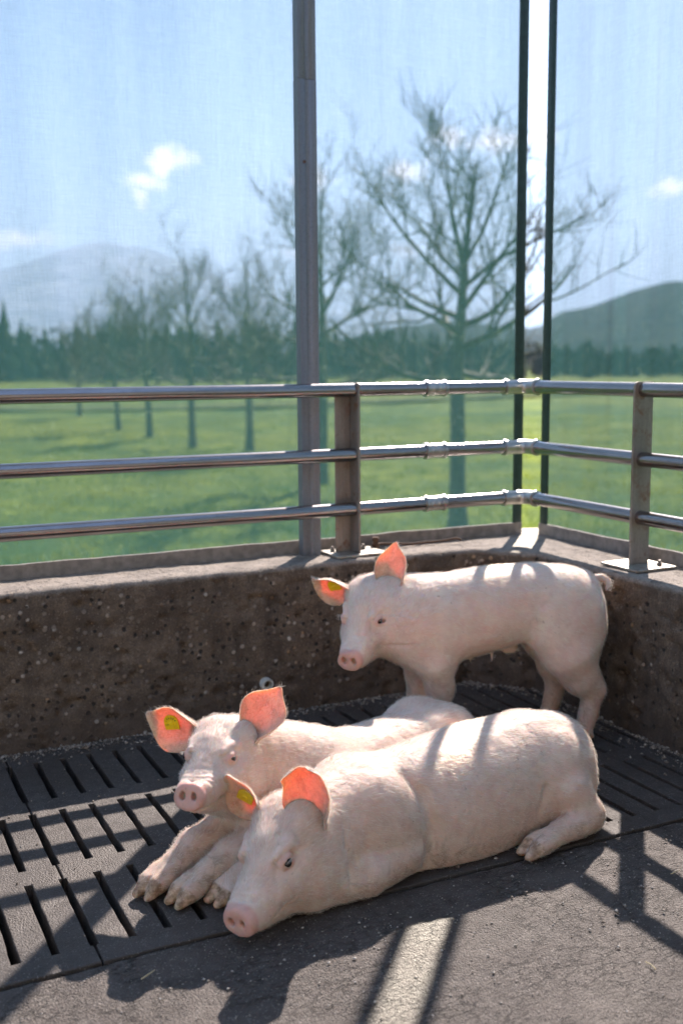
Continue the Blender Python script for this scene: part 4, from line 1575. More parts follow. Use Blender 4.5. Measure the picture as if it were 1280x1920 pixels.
def mat_bristle():
    m, n, l, b, o = new_mat('white_bristle')
    hi = n.new('ShaderNodeHairInfo')
    c = ramp(n, l, hi.outputs['Random'], [(0.0, (0.60, 0.49, 0.39)), (0.5, (0.78, 0.71, 0.63)), (1.0, (0.90, 0.87, 0.82))])
    l.new(c, b.inputs['Base Color'])
    b.inputs['Roughness'].default_value = 0.42
    tl = n.new('ShaderNodeBsdfTranslucent'); l.new(c, tl.inputs[0])
    mx = n.new('ShaderNodeMixShader'); mx.inputs[0].default_value = 0.45
    l.new(b.outputs[0], mx.inputs[1]); l.new(tl.outputs[0], mx.inputs[2]); l.new(mx.outputs[0], o.inputs['Surface'])
    return m


PIG = mat_pig()
BRISTLE = mat_bristle()
m_, n_, l_, EYEB, o_ = new_mat('dark_eye')
EYEB.inputs['Base Color'].default_value = (0.012, 0.008, 0.006, 1); EYEB.inputs['Roughness'].default_value = 0.06
EYEM = m_
TAGM = mat_simple('yellow_tag_plastic', (0.95, 0.60, 0.008), 0.42, 0, 140, 0.12, 0.1)
INK = mat_simple('black_print', (0.02, 0.02, 0.015), 0.6)
LASH = mat_simple('pale_lash', (0.62, 0.55, 0.47), 0.5)


def bristles(name, V, F, nrm, dirs, dens, length, lift, count, parent, seed):
    r_ = np.random.default_rng(seed)
    T = np.concatenate([F[:, [0, 1, 2]], F[:, [0, 2, 3]]])
    A = np.linalg.norm(np.cross(V[T[:, 1]] - V[T[:, 0]], V[T[:, 2]] - V[T[:, 0]]), axis=1) * dens[T].mean(1)
    cdf = np.cumsum(A); cdf /= cdf[-1]
    t = np.searchsorted(cdf, r_.random(count))
    a, b = r_.random((2, count)); f = a + b > 1; a[f] = 1 - a[f]; b[f] = 1 - b[f]
    w = np.stack([1 - a - b, a, b], -1)[..., None]
    tri = T[t]
    p = (V[tri] * w).sum(1); n = (nrm[tri] * w).sum(1); n /= np.linalg.norm(n, axis=1, keepdims=True) + 1e-9
    d = (dirs[tri] * w).sum(1)
    d = d + r_.normal(0, 0.22, d.shape)
    d = d - n * (d * n).sum(1, keepdims=True); d /= np.linalg.norm(d, axis=1, keepdims=True) + 1e-9
    L = ((length[tri] * w[..., 0]).sum(1) * r_.uniform(0.55, 1.35, count))[:, None]
    li = ((lift[tri] * w[..., 0]).sum(1) * r_.uniform(0.5, 1.7, count))[:, None]
    side = np.cross(n, d) * r_.normal(0, 0.10, (count, 1))
    p0 = p - n * 0.001
    p1 = p + L * (d * 0.34 + n * li * 0.62)
    p2 = p + L * (d * 0.68 + n * li * 0.85 + side * 0.5)
    p3 = p + L * (d * 1.0 + n * li * 0.80 + side)
    P = np.stack([p0, p1, p2, p3], 1)
    hc = bpy.data.hair_curves.new(name)
    hc.add_curves([4] * count)
    hc.position_data.foreach_set('vector', P.astype(np.float32).ravel())
    at = hc.attributes.get('radius') or hc.attributes.new('radius', 'FLOAT', 'POINT')
    rad = r_.uniform(0.6, 1.45, (count, 1)) * np.array([[0.00015, 0.00014, 0.00011, 0.00004]])
    at.data.foreach_set('value', rad.astype(np.float32).ravel())
    hc.materials.append(BRISTLE)
    o = bpy.data.objects.new(name, hc)
    COL.objects.link(o)
    adopt(o, parent)
    tag(o, kind='stuff')
    return o


def vnormals(V, F):
    fn = np.cross(V[F[:, 2]] - V[F[:, 0]], V[F[:, 3]] - V[F[:, 1]])
    n = np.zeros_like(V)
    for k in range(4): np.add.at(n, F[:, k], fn)
    return n / (np.linalg.norm(n, axis=1, keepdims=True) + 1e-12)


def claws(fd, tip, back, sep, s=1.0, dew=False):
    """two toes of a trotter. tip: ground point between the toe tips; back: where the pastern ends; sep: unit vector across.
    returns segments for the hoof mask"""
    tip = np.array(tip, float); back = np.array(back, float); sep = np.array(sep, float)
    segs = []
    for q in (-1, 1):
        a = back + sep * q * 0.0120 * s
        b = tip + sep * q * 0.0150 * s; b[2] = 0.0105 * s
        m = a + (b - a) * 0.50 + np.array([0, 0, 0.0035 * s])
        fd.cone(tuple(a), tuple(m), 0.0200 * s, 0.0180 * s, 0.012)
        fd.cone(tuple(m), tuple(b), 0.0175 * s, 0.0098 * s, 0.004)
        segs.append((m, b))
    # cleft between the toes
    c0 = back + (tip - back) * 0.55; c1 = tip + (tip - back) * 0.25
    fd.cone(tuple(c0 + [0, 0, 0.020 * s]), tuple(c1 + [0, 0, 0.004]), 0.0020, 0.0046, 0.004, sub=True)
    # dew claws
    bd = (back - tip); bd[2] = 0; bd /= np.linalg.norm(bd)
    for q in (-1, 1) if dew else ():
        a = back + bd * 0.026 * s + sep * q * 0.018 * s + np.array([0, 0, -0.008])
        b = a - bd * 0.010 * s + np.array([0, 0, -0.010 * s]) + sep * q * 0.003
        b[2] = max(b[2], 0.008); a[2] = max(a[2], 0.012)
        fd.cone(tuple(a), tuple(b), 0.0075 * s, 0.0050 * s, 0.006)
        segs.append((a, b))
    return segs


def make_pig(label, origin, fwd, st, build, head, ears, hair_n, seed, lo, hi, lying, dirt_z, tagear, tail=None, extra_mask=None):
    """st, and everything build() adds, are in the body frame (x forward, y to the pig's left, z up); the head comes with its own matrix"""
    ox, oy = origin
    f = np.array([fwd[0], fwd[1], 0.0]); f /= np.linalg.norm(f)
    B = np.stack([f, np.cross([0, 0, 1], f), [0, 0, 1]], 1)              # body axes in world columns
    toB = lambda w: (np.asarray(w, float) - [ox, oy, 0]) @ B
    toW = lambda p: np.asarray(p, float) @ B.T + [ox, oy, 0]
    M, t, s = head['matrix']
    hc0 = (B.T @ M) @ (np.array([0.05, 0, -0.02]) * s) + toB(t)
    fd = Field(lo, hi, hc0 - 0.15 * s, hc0 + 0.15 * s)
    fd.add(lambda P: torso(P, st), (st[0][0], -0.2, -0.1), (st[-1][0], 0.2, 0.56), 0.0)
    hoofs = build(fd, toB)
    M, t, s = head['matrix']
    Mb = B.T @ M; tb = toB(t)                                            # head axes in the body frame
    hp = lambda q: Mb @ (np.asarray(q, float) * s) + tb
    # neck
    for a, ra, b_, rb, k in head['neck']:
        fd.cone(a, tuple(hp(b_)), ra, rb, k)
    cw = hp((0.06, 0, -0.02)); rad = 0.20 * s
    fd.add(lambda P: head_sdf(((P - tb.astype(np.float32)) @ Mb.astype(np.float32)) / s, head) * s, cw - rad, cw + rad, head.get('k', 0.035))
    sl = fd.window(cw - rad, cw + rad)
    Ph = ((fd.pts(sl) - tb.astype(np.float32)) @ Mb.astype(np.float32)) / s
    dd = fd.d[sl] / s
    fd.d[sl] = np.where(np.abs(dd) < 0.03, head_carve(dd, Ph, 20 + 7 * seed), dd) * s
    # soft irregular flesh on the rest of the body
    Pb = fd.pts((slice(None),) * 3)
    band = np.abs(fd.d) < 0.02
    q_ = Pb[band]
    fd.d[band] += (fbm(q_[:, 0] * 16 + 30 + seed, q_[:, 1] * 16 + 30, q_[:, 2] * 16 + 30, 3) - 0.5) * 0.007
    if lying:
        z = fd.ax[2][None, None, :]
        fd.d = smax(fd.d, np.broadcast_to(0.0015 - z, fd.d.shape).astype(np.float32), 0.012)
    V, F = fd.surface()
    nb = len(V)
    # ---- vertex masks
    Q = ((V - tb) @ Mb) / s; Qa = Q.copy(); Qa[:, 1] = abs(Qa[:, 1])
    q = (Qa - np.array(SNOUT)) @ roty(R(-8))
    inhead = np.clip((Q[:, 0] + 0.05) / 0.06, 0, 1) * (np.linalg.norm(Q - [0.05, 0, -0.02], axis=1) < 0.19)
    near = (np.linalg.norm(q, axis=1) < 0.055)
    bare = np.clip((q[:, 0] + 0.014) / 0.006, 0, 1) * near
    de = np.linalg.norm((Qa - np.array(EYE)) / [1.3, 1, 0.9], axis=1)
    bare = np.maximum(bare, np.clip((0.021 - de) / 0.010, 0, 1) * 0.75)
    nos = np.linalg.norm((q - [-0.002, 0.0135, 0.0015]) / [1.6, 0.85, 1.0], axis=1)
    dark = np.clip((0.0072 - nos) / 0.003, 0, 1) * near
    lid = np.clip((0.0125 - np.linalg.norm((Qa - np.array(EYE)) / [1.25, 1, 0.75], axis=1)) / 0.005, 0, 1)
    dark = np.maximum(dark, lid * 0.35)
    hoof = np.zeros(nb)
    for a, b_ in hoofs:
        a = np.asarray(a, np.float32); b_ = np.asarray(b_, np.float32)
        ba = b_ - a; tt = np.clip(((V - a) @ ba) / (ba @ ba), 0, 1)
        dd = np.linalg.norm(V - a - tt[:, None] * ba, axis=1) - (0.0185 - 0.010 * tt)
        along = ((V - a) @ ba) / (ba @ ba)
        hoof = np.maximum(hoof, np.clip((0.004 - dd) / 0.003, 0, 1) * np.clip((along + 0.05) / 0.12, 0, 1))
    dirt = np.clip((dirt_z - V[:, 2]) / dirt_z, 0, 1) * 0.8
    dirt *= 1 - inhead * 0.8
    dirt = np.maximum(dirt, 0.20 * np.clip((0.42 - V[:, 2]) / 0.2, 0.3, 1))
    if extra_mask is not None: dirt = np.maximum(dirt, extra_mask(V))
    nrm = vnormals(V, F)
    # ---- bristle direction: back along the body and down the flanks; on the head back from the snout
    hw = np.clip((Q[:, 0] + 0.09) / 0.09, 0, 1) * (np.linalg.norm(Q - [0.04, 0, -0.02], axis=1) < 0.21)
    db = np.tile(np.array([[-1.0, 0, -0.38]]), (nb, 1)) + np.stack([0 * V[:, 0], np.sign(V[:, 1]) * 0.25, 0 * V[:, 0]], -1)
    dh = np.tile((Mb @ np.array([-1.0, 0, -0.05]))[None], (nb, 1)) + (Q @ Mb.T) * np.array([3.0, 3.0, 3.0])
    low = np.clip((0.10 - V[:, 2]) / 0.1, 0, 1)[:, None] * (0 if lying else 1)
    dirs = db * (1 - hw[:, None]) + dh * hw[:, None] + low * np.array([[0, 0, -1.5]])
    dens = (1 - bare) * (1 - hoof) * (1 - np.clip(dark * 2, 0, 1)) * (1 + 0.5 * hw)
    dens *= np.where(V[:, 2] < 0.006, 0.05, 1.0)
    muz = np.clip((Q[:, 0] - 0.085) / 0.05, 0, 1) * inhead
    dens *= (1 - 0.55 * muz) * np.clip((de - 0.017) / 0.03, 0.0, 1)
    length = 0.0148 * (1 - 0.30 * hw) * (1 - 0.4 * muz) * np.clip(de / 0.05, 0.35, 1)
    top = np.clip((nrm[:, 2] - 0.5) * 2, 0, 1)
    length = length * (1 + 0.15 * top)
    length *= np.where((V[:, 2] < 0.10) & (hw < 0.1), 0.62, 1)
    lift = np.full(nb, 0.16) + 0.14 * hw
    # ---- ears, joined on
    canal = [dark]; VV, FF = [V], [F]; ear = [np.zeros(nb)]; ins = [np.zeros(nb)]; off = nb
    ext = [dict(dirs=dirs, dens=dens, length=length, lift=lift)]
    frames = []
    for e in ears:
        base = hp(e['base'])
        dl = Mb @ (np.array(e['L']))
        dnn = Mb @ (np.array(e['N']))
        ev, ef, am, inn, fr, ld, can = ear_mesh(base, dl, dnn, e['len'] * s, e['w'] * s, **e.get('kw', {}))
        VV.append(ev); FF.append(ef + off); off += len(ev); ear.append(am); ins.append(inn); frames.append(fr); canal.append(can * 0.8)
        ne = len(ev)
        ext.append(dict(dirs=np.tile(ld[None] * 1.0, (ne, 1)), dens=np.where(inn > 0.5, 0.35 * (1 - am * 0.55), 1.0), length=np.full(ne, 0.010), lift=np.full(ne, 0.25)))
    # tail: a short curled tube
    if tail is not None:
        mb = MB(); mb.tube([Vector(p) for p in tail[0]], tail[1], 10, cap=False)
        tv = np.array([tuple(v) for v in mb.v]); tf = np.array([g for g in mb.f if len(g) == 4])
        VV.append(tv); FF.append(tf + off); off += len(tv); ear.append(np.zeros(len(tv))); ins.append(np.zeros(len(tv))); canal.append(np.zeros(len(tv)))
        ext.append(dict(dirs=np.tile([[-1., 0, -.5]], (len(tv), 1)), dens=np.ones(len(tv)), length=np.full(len(tv), 0.012), lift=np.full(len(tv), 0.3)))
    V2 = np.concatenate(VV); F2 = np.concatenate(FF)
    n2 = len(V2); pad = lambda a: np.r_[a, np.zeros(n2 - nb)]
    Vw = toW(V2)
    root = empty('pig', (ox, oy, 0))
    tag(root, label, 'pig', 'pigs in the pen')
    me = fast_mesh('body', Vw, F2)
    for nm, a in (('ear', np.concatenate(ear)), ('inside', np.concatenate(ins)), ('bare', pad(bare)), ('dark', np.concatenate(canal)), ('hoof', pad(hoof)), ('dirt', np.r_[dirt, np.full(n2 - nb, 0.45)])):
        at = me.attributes.new(nm, 'FLOAT', 'POINT')
        at.data.foreach_set('value', np.ascontiguousarray(a, dtype=np.float32))
    body = link_mesh('body', me, PIG, root, smooth=True)
    nw = vnormals(Vw, F2)
    cat = lambda k: np.concatenate([x[k] for x in ext])
    bristles('bristles', Vw, F2, nw, cat('dirs') @ B.T, cat('dens'), cat('length'), cat('lift'), hair_n, root, seed)
    # ---- eyes with lashes
    for sy in (1, -1):
        c = np.array(EYE) * [1, sy, 1] + np.array([0.0008, -0.0046 * sy, -0.0006])
        mb = MB(); rr = 0.0112 * s
        cw_ = toW(hp(c))
        n = 18; vs = []; fs = []
        for i in range(n // 2 + 1):
            for j in range(n):
                th = math.pi * i / (n // 2); ph = 2 * math.pi * j / n
                vs.append(tuple(cw_ + rr * np.array([math.sin(th) * math.cos(ph), math.sin(th) * math.sin(ph), math.cos(th)])))
        for i in range(n // 2):
            for j in range(n):
                fs.append((i * n + j, i * n + (j + 1) % n, (i + 1) * n + (j + 1) % n, (i + 1) * n + j))
        eo = mesh_obj('eye', vs, fs, EYEM, root, smooth=True)
        r_ = random.Random(seed + sy)
        mb = MB()
        for k in range(15):
            u = k / 14 * 2 - 1
            a = np.array(EYE) + [u * 0.0105, 0.0062 - 0.005 * u * u, 0.0066 - 0.004 * u * u]
            d_ = np.array([u * 0.4 + r_.uniform(-.15, .15), 0.9, 0.30 + r_.uniform(-.25, .1)]); d_ /= np.linalg.norm(d_)
            L = 0.011 * r_.uniform(0.7, 1.2)
            pts = [a, a + d_ * L * 0.55, a + d_ * L + [0, 0, -0.0015]]
            mb.tube([Vector(toW(hp(p * [1, sy, 1]))) for p in pts], [0.00028, 0.00022, 0.00008], 4, cap=False)
        mb.build('lashes', LASH, eo)
    # ---- ear tag
    if tagear is not None:
        k, u, v, tw = tagear[:4]
        P, x, nn = frames[k](u, v)
        P = toW(P); x = B @ x; nn = B @ nn; y = np.cross(nn, x)
        ty = np.array([0, 0, 1.0]) - nn * nn[2]; ty /= np.linalg.norm(ty)
        tx = np.cross(ty, nn)
        c, sn = math.cos(tw), math.sin(tw)
        tx, ty = tx * c + ty * sn, ty * c - tx * sn                    # tag width tx, tag up ty
        P = P + nn * 0.0035
        w, h, tk = 0.0175 * s, 0.0170 * s, 0.0014
        out2 = [(-w, -h), (w, -h), (w, 0.003)]
        for q_ in range(1, 12):
            a = q_ / 12 * math.pi
            out2.append((w * math.cos(a), 0.003 + (h + 0.002) * math.sin(a)))
        out2.append((-w, 0.003))
        n = len(out2)
        dome = lambda a, b_: 0.0
        vs = [tuple(P + tx * a + ty * b_ + nn * tk) for a, b_ in out2] + [tuple(P + tx * a + ty * b_ - nn * tk) for a, b_ in out2]
        fs = [tuple(range(n)), tuple(range(n, 2 * n))[::-1]] + [(i, n + i, n + (i + 1) % n, (i + 1) % n) for i in range(n)]
        mb = MB(); mb.add(vs, fs)
        tg = mb.build('ear_tag', TAGM, root)
        mb = MB(); mb.tube([Vector(P + nn * tk * 0.9 + ty * -0.0015), Vector(P + nn * (tk + 0.0022) + ty * -0.0015)], [0.0062, 0.0046], 14)
        mb.build('stud', TAGM, tg)
        mb = MB(); mb.tube([Vector(P - nn * 0.012), Vector(P - nn * 0.0105)], [0.0085, 0.0085], 14)
        mb.build('rear_button', TAGM, tg)
        # printed characters
        def letter(ch, a, b_, size, rot):
            cu = bpy.data.curves.new('print', 'FONT'); cu.body = ch; cu.size = size; cu.align_x = 'CENTER'; cu.align_y = 'CENTER'
            o = bpy.data.objects.new('print', cu)
            me = bpy.data.meshes.new_from_object(o)
            bpy.data.objects.remove(o)
            ca, sa = math.cos(rot), math.sin(rot)
            X = tx * ca + ty * sa; Y = ty * ca - tx * sa
            c0 = P + tx * a + ty * b_ + nn * (tk + 0.0003)
            ink.add([tuple(c0 + X * v_.co.x + Y * v_.co.y) for v_ in me.vertices], [tuple(q_.vertices) for q_ in me.polygons])
            bpy.data.meshes.remove(me)
        ink = MB()
        for ch, ang in zip(tagear[4], np.linspace(62, -62, len(tagear[4]))):
            a = R(ang)
            letter(ch, -math.sin(a) * w * 0.74, 0.001 + math.cos(a) * h * 0.78, 0.0078 * s, a)
        if tagear[4]:
            letter('CH', -w * 0.62, -0.0035 * s, 0.0062 * s, 0)
            mesh_obj('print', ink.v, ink.f, INK, tg)
    return root


# ------------------------------------------------------------------ standing pig at the back
def pig_a():
    O, FW = (-0.520, -0.566), (-0.952, 0.30)

    def build(fd, toB):
        segs = []
        for sy in (1, -1):
            y = 0.062 * sy
            fx = 0.0 if sy > 0 else 0.055                            # the far hind foot stands a little forward
            fd.ell((-0.215, 0.060 * sy, 0.325), (0.100, 0.066, 0.130), 0.035)
            fd.ell((-0.170, 0.070 * sy, 0.325), (0.065, 0.046, 0.085), 0.04)
            fd.chain([(-0.215, 0.072 * sy, 0.25), (-0.250 + fx * .5, y * 1.1, 0.185), (-0.282 + fx, y * 1.12, 0.150)], [0.072, 0.047, 0.035], 0.025)
            fd.chain([(-0.282 + fx, y * 1.12, 0.150), (-0.272 + fx, y * 1.12, 0.085), (-0.262 + fx, y * 1.12, 0.048)], [0.034, 0.0255, 0.0245], 0.012)
            segs += claws(fd, (-0.222 + fx, y * 1.12, 0.008), (-0.252 + fx, y * 1.12, 0.032), (0, 1, 0), 0.95, True)
            gx = 0.0 if sy > 0 else 0.03
            fd.ell((0.165, 0.068 * sy, 0.315), (0.078, 0.050, 0.112), 0.030)
            fd.chain([(0.165 + gx * .5, 0.072 * sy, 0.25), (0.150 + gx, 0.066 * sy, 0.180), (0.155 + gx, 0.060 * sy, 0.115)], [0.054, 0.037, 0.029], 0.018)
            fd.chain([(0.155 + gx, 0.060 * sy, 0.115), (0.153 + gx, 0.060 * sy, 0.05)], [0.029, 0.024], 0.010)
            segs += claws(fd, (0.195 + gx, 0.060 * sy, 0.008), (0.162 + gx, 0.060 * sy, 0.032), (0, 1, 0), 0.95, True)
        # sheath and teats under the belly
        fd.ell((-0.060, 0.0, 0.262), (0.026, 0.012, 0.018), 0.02)
        for x in (0.0, 0.06):
            for sy in (1, -1): fd.cone((x, 0.042 * sy, 0.258), (x, 0.044 * sy, 0.240), 0.006, 0.003, 0.006)
        return segs
    st = [(-0.325, 0, .405, .325, .035), (-0.305, 0, .450, .290, .075), (-0.25, 0, .482, .285, .098), (-0.16, 0, .494, .300, .106), (-0.04, 0, .493, .268, .112),
          (0.08, 0, .483, .240, .115), (0.17, 0, .472, .234, .108), (0.25, 0, .464, .240, .102), (0.30, 0, .450, .270, .080), (0.33, 0.0, .43, .30, .06)]
    M = head_matrix((0, 0, 0), (-0.8345, -0.4640, 0.3785), (-0.77, -0.638), -19, 3.0, 0.965)
    head = dict(matrix=M, neck=[((0.20, 0.0, 0.355), 0.108, (-0.075, 0.0, -0.002), 0.072, 0.05), ((0.20, 0.0, 0.325), 0.085, (-0.065, 0.0, -0.05), 0.062, 0.045)], k=0.032)
    ears = [dict(base=(-0.042, 0.064, 0.048), L=(-0.46, 0.02, 0.88), N=(0.88, 0.00, 0.46), len=0.138, w=0.058, kw=dict(cup=(1.7, 1.15, 0.4), bend=-0.12)),
            dict(base=(-0.034, -0.066, 0.048), L=(0.30, -0.86, 0.44), N=(0.80, 0.42, -0.42), len=0.118, w=0.058, kw=dict(cup=(1.5, 1.05, 0.6), bend=0.10, curl=-0.8))]
    tail = ([(-0.306, 0, 0.446), (-0.326, 0.006, 0.452), (-0.338, 0.016, 0.444), (-0.338, 0.026, 0.430), (-0.330, 0.030, 0.420)], [0.014, 0.0115, 0.010, 0.008, 0.004])
    make_pig('pink pig standing in the corner, looking at the camera', O, FW, st, build, head, ears, 34000, 1,
             (-0.42, -0.24, -0.02), (0.66, 0.40, 0.56), False, 0.30, (1, 0.42, 0.05, 0.25, ''), tail,
             lambda V: np.clip(0.035 - np.linalg.norm((V - [-0.10, 0.13, 0.36]) / [1, 1, 0.7], axis=1), 0, 1) * 22)


# ------------------------------------------------------------------ lying pig with raised head
def pig_b():
    O, FW = (-1.03, -0.84), (-0.95, -0.31)

    def build(fd, toB):
        segs = []
        for sy in (1, -1):
            fd.ell((-0.205, 0.055 * sy, 0.105), (0.112, 0.072, 0.108), 0.022)
            fd.ell((0.20, 0.062 * sy, 0.105), (0.095, 0.062, 0.105), 0.045)
        # forelegs stretched out in front
        def leg(pts, rad, tip, back):
            p = [tuple(toB(q)) for q in pts]
            fd.chain(p, rad, 0.018)
            a, b = toB(back), toB(tip)
            dr = b - a; dr[2] = 0; dr /= np.linalg.norm(dr)
            sep = np.cross([0, 0, 1], dr)
            return claws(fd, b, a, sep, 1.05)
        segs += leg([(-1.28, -0.895, 0.10), (-1.40, -0.925, 0.066), (-1.505, -0.968, 0.056), (-1.560, -1.000, 0.040)], [0.062, 0.050, 0.037, 0.030], (-1.640, -1.040, 0.009), (-1.588, -1.012, 0.034))
        segs += leg([(-1.28, -0.985, 0.085), (-1.37, -1.015, 0.064), (-1.455, -1.045, 0.056), (-1.515, -1.066, 0.042)], [0.052, 0.047, 0.035, 0.029], (-1.594, -1.097, 0.009), (-1.543, -1.076, 0.034))
        return segs
    st = [(-0.325, 0, .145, .02, .045), (-0.300, 0, .180, -.03, .080), (-0.23, 0, .206, -.06, .108), (-0.12, 0, .204, -.07, .115), (0.0, 0, .203, -.07, .115),
          (0.10, 0, .216, -.07, .112), (0.19, 0, .240, -.05, .110), (0.26, 0.0, .258, -.01, .098), (0.31, 0.005, .264, .03, .080), (0.34, 0.01, .26, .08, .060)]
    M = head_matrix((0, 0, 0), (-1.4530, -0.9865, 0.2490), (-0.672, -0.74), 8.0, 2.4, 0.884)
    head = dict(matrix=M, neck=[((0.20, 0.0, 0.150), 0.086, (-0.080, 0.0, -0.004), 0.072, 0.045), ((0.26, 0.01, 0.115), 0.076, (-0.068, 0.0, -0.055), 0.062, 0.045), ((0.27, 0.01, 0.085), 0.062, (-0.03, 0.0, -0.085), 0.040, 0.045)], k=0.030)
    ears = [dict(base=(-0.044, 0.066, 0.046), L=(-0.26, 0.44, 0.86), N=(0.97, 0.03, 0.14), len=0.128, w=0.066, kw=dict(cup=(1.7, 1.10, 0.4), bend=-0.05)),
            dict(base=(-0.034, -0.068, 0.046), L=(0.18, -0.93, 0.30), N=(0.91, 0.20, -0.36), len=0.140, w=0.066, kw=dict(cup=(1.5, 0.90, 0.4), bend=0.10, curl=-0.7))]
    make_pig('pig lying at the back of the pair with raised head and stretched forelegs', O, FW, st, build, head, ears, 34000, 2,
             (-0.36, -0.24, -0.012), (0.76, 0.36, 0.46), True, 0.20, (1, 0.50, 0.10, 0.12, '148306'))


# ------------------------------------------------------------------ lying pig in front, chin on the floor
def pig_c():
    O, FW = (-1.0, -1.066), (-0.9975, -0.07)

    def build(fd, toB):
        segs = []
        # hind legs: ham, then the hock on the floor with the foot pointing forward
        for sy in (1, -1):
            fd.ell((-0.300, 0.068 * sy, 0.112), (0.094, 0.074, 0.118), 0.014, roty(R(14)))
        p = [tuple(toB(q)) for q in [(-0.695, -1.155, 0.10), (-0.664, -1.186, 0.046), (-0.700, -1.200, 0.040), (-0.780, -1.214, 0.031)]]
        fd.chain(p, [0.056, 0.038, 0.031, 0.0255], 0.012)
        a, b = toB((-0.800, -1.216, 0.028)), toB((-0.860, -1.228, 0.008))
        segs += claws(fd, b, a, np.array([0, 1, 0]), 1.0)
        # shoulder and folded forearm
        fd.ell((0.185, 0.075, 0.110), (0.105, 0.068, 0.112), 0.022)
        fd.ell((0.185, -0.066, 0.105), (0.095, 0.058, 0.105), 0.04)
        p = [tuple(toB(q)) for q in [(-1.13, -1.165, 0.055), (-1.235, -1.212, 0.045), (-1.345, -1.216, 0.032)]]
        fd.chain(p, [0.052, 0.044, 0.032], 0.010)
        for a_, b_ in (((0.082, 0.136, 0.02), (0.076, 0.134, 0.09)), ((0.076, 0.134, 0.09), (0.092, 0.108, 0.165)), ((0.092, 0.108, 0.165), (0.115, 0.075, 0.205))):
            fd.cone(a_, b_, 0.0110, 0.0090, 0.020, sub=True)
        for a_, b_ in (((-0.200, 0.138, 0.03), (-0.205, 0.138, 0.075)), ((-0.205, 0.138, 0.075), (-0.222, 0.128, 0.125))):
            fd.cone(a_, b_, 0.0080, 0.0050, 0.014, sub=True)
        # the other foreleg reaches forward past the chin
        p = [tuple(toB(q)) for q in [(-1.20, -1.02, 0.07), (-1.33, -1.065, 0.056), (-1.41, -1.092, 0.050), (-1.455, -1.104, 0.038)]]
        fd.chain(p, [0.055, 0.046, 0.035, 0.028], 0.015)
        a, b = toB((-1.470, -1.108, 0.033)), toB((-1.522, -1.124, 0.009))
        dr = b - a; dr[2] = 0; dr /= np.linalg.norm(dr)
        segs += claws(fd, b, a, np.cross([0, 0, 1], dr), 1.0)
        return segs
    st = [(-0.420, 0, .165, .03, .048), (-0.400, 0, .205, -.00, .092), (-0.33, 0, .240, -.03, .122), (-0.22, 0, .248, -.05, .130), (-0.10, 0, .243, -.075, .143),
          (0.00, 0, .232, -.08, .142), (0.10, 0, .224, -.07, .122), (0.19, 0.005, .222, -.06, .122), (0.27, 0.025, .210, -.04, .112), (0.33, 0.05, .192, -.02, .092), (0.37, 0.07, .175, .01, .072)]
    M = head_matrix((0, 0, 0), (-1.3964, -1.1886, 0.1272), (-0.847, -0.532), -12.2, 7.5, 0.97)
    head = dict(matrix=M, neck=[((0.20, 0.01, 0.122), 0.096, (-0.06, 0, -0.012), 0.078, 0.05), ((0.24, 0.02, 0.080), 0.072, (-0.05, 0, -0.06), 0.066, 0.05)], k=0.030, jowl=1.08)
    ears = [dict(base=(-0.046, 0.066, 0.044), L=(-0.08, -0.08, 0.98), N=(0.95, 0.20, 0.15), len=0.122, w=0.063, kw=dict(cup=(1.65, 1.15, 0.8), bend=0.25, curl=0.7, blunt=1.0)),
            dict(base=(-0.038, -0.066, 0.046), L=(0.26, -0.40, 0.88), N=(0.93, 0.02, -0.30), len=0.112, w=0.054, kw=dict(cup=(1.5, 0.9, 0.3), bend=0.05))]
    tail = ([(-0.395, 0, 0.165), (-0.418, -0.004, 0.160), (-0.430, -0.014, 0.140), (-0.432, -0.024, 0.115), (-0.425, -0.03, 0.095)], [0.014, 0.011, 0.009, 0.007, 0.003])
    make_pig('largest pig lying in front with its chin on the floor and side to the camera', O, FW, st, build, head, ears, 40000, 3,
             (-0.46, -0.20, -0.012), (0.64, 0.30, 0.38), True, 0.13, (1, 0.45, 0.0, -0.5, ''), tail,
             lambda V: np.clip(0.03 - np.linalg.norm((V - [-0.37, 0.06, 0.15]) / [1, 1, 1], axis=1), 0, 1) * 22)


pig_a()
pig_b()
pig_c()
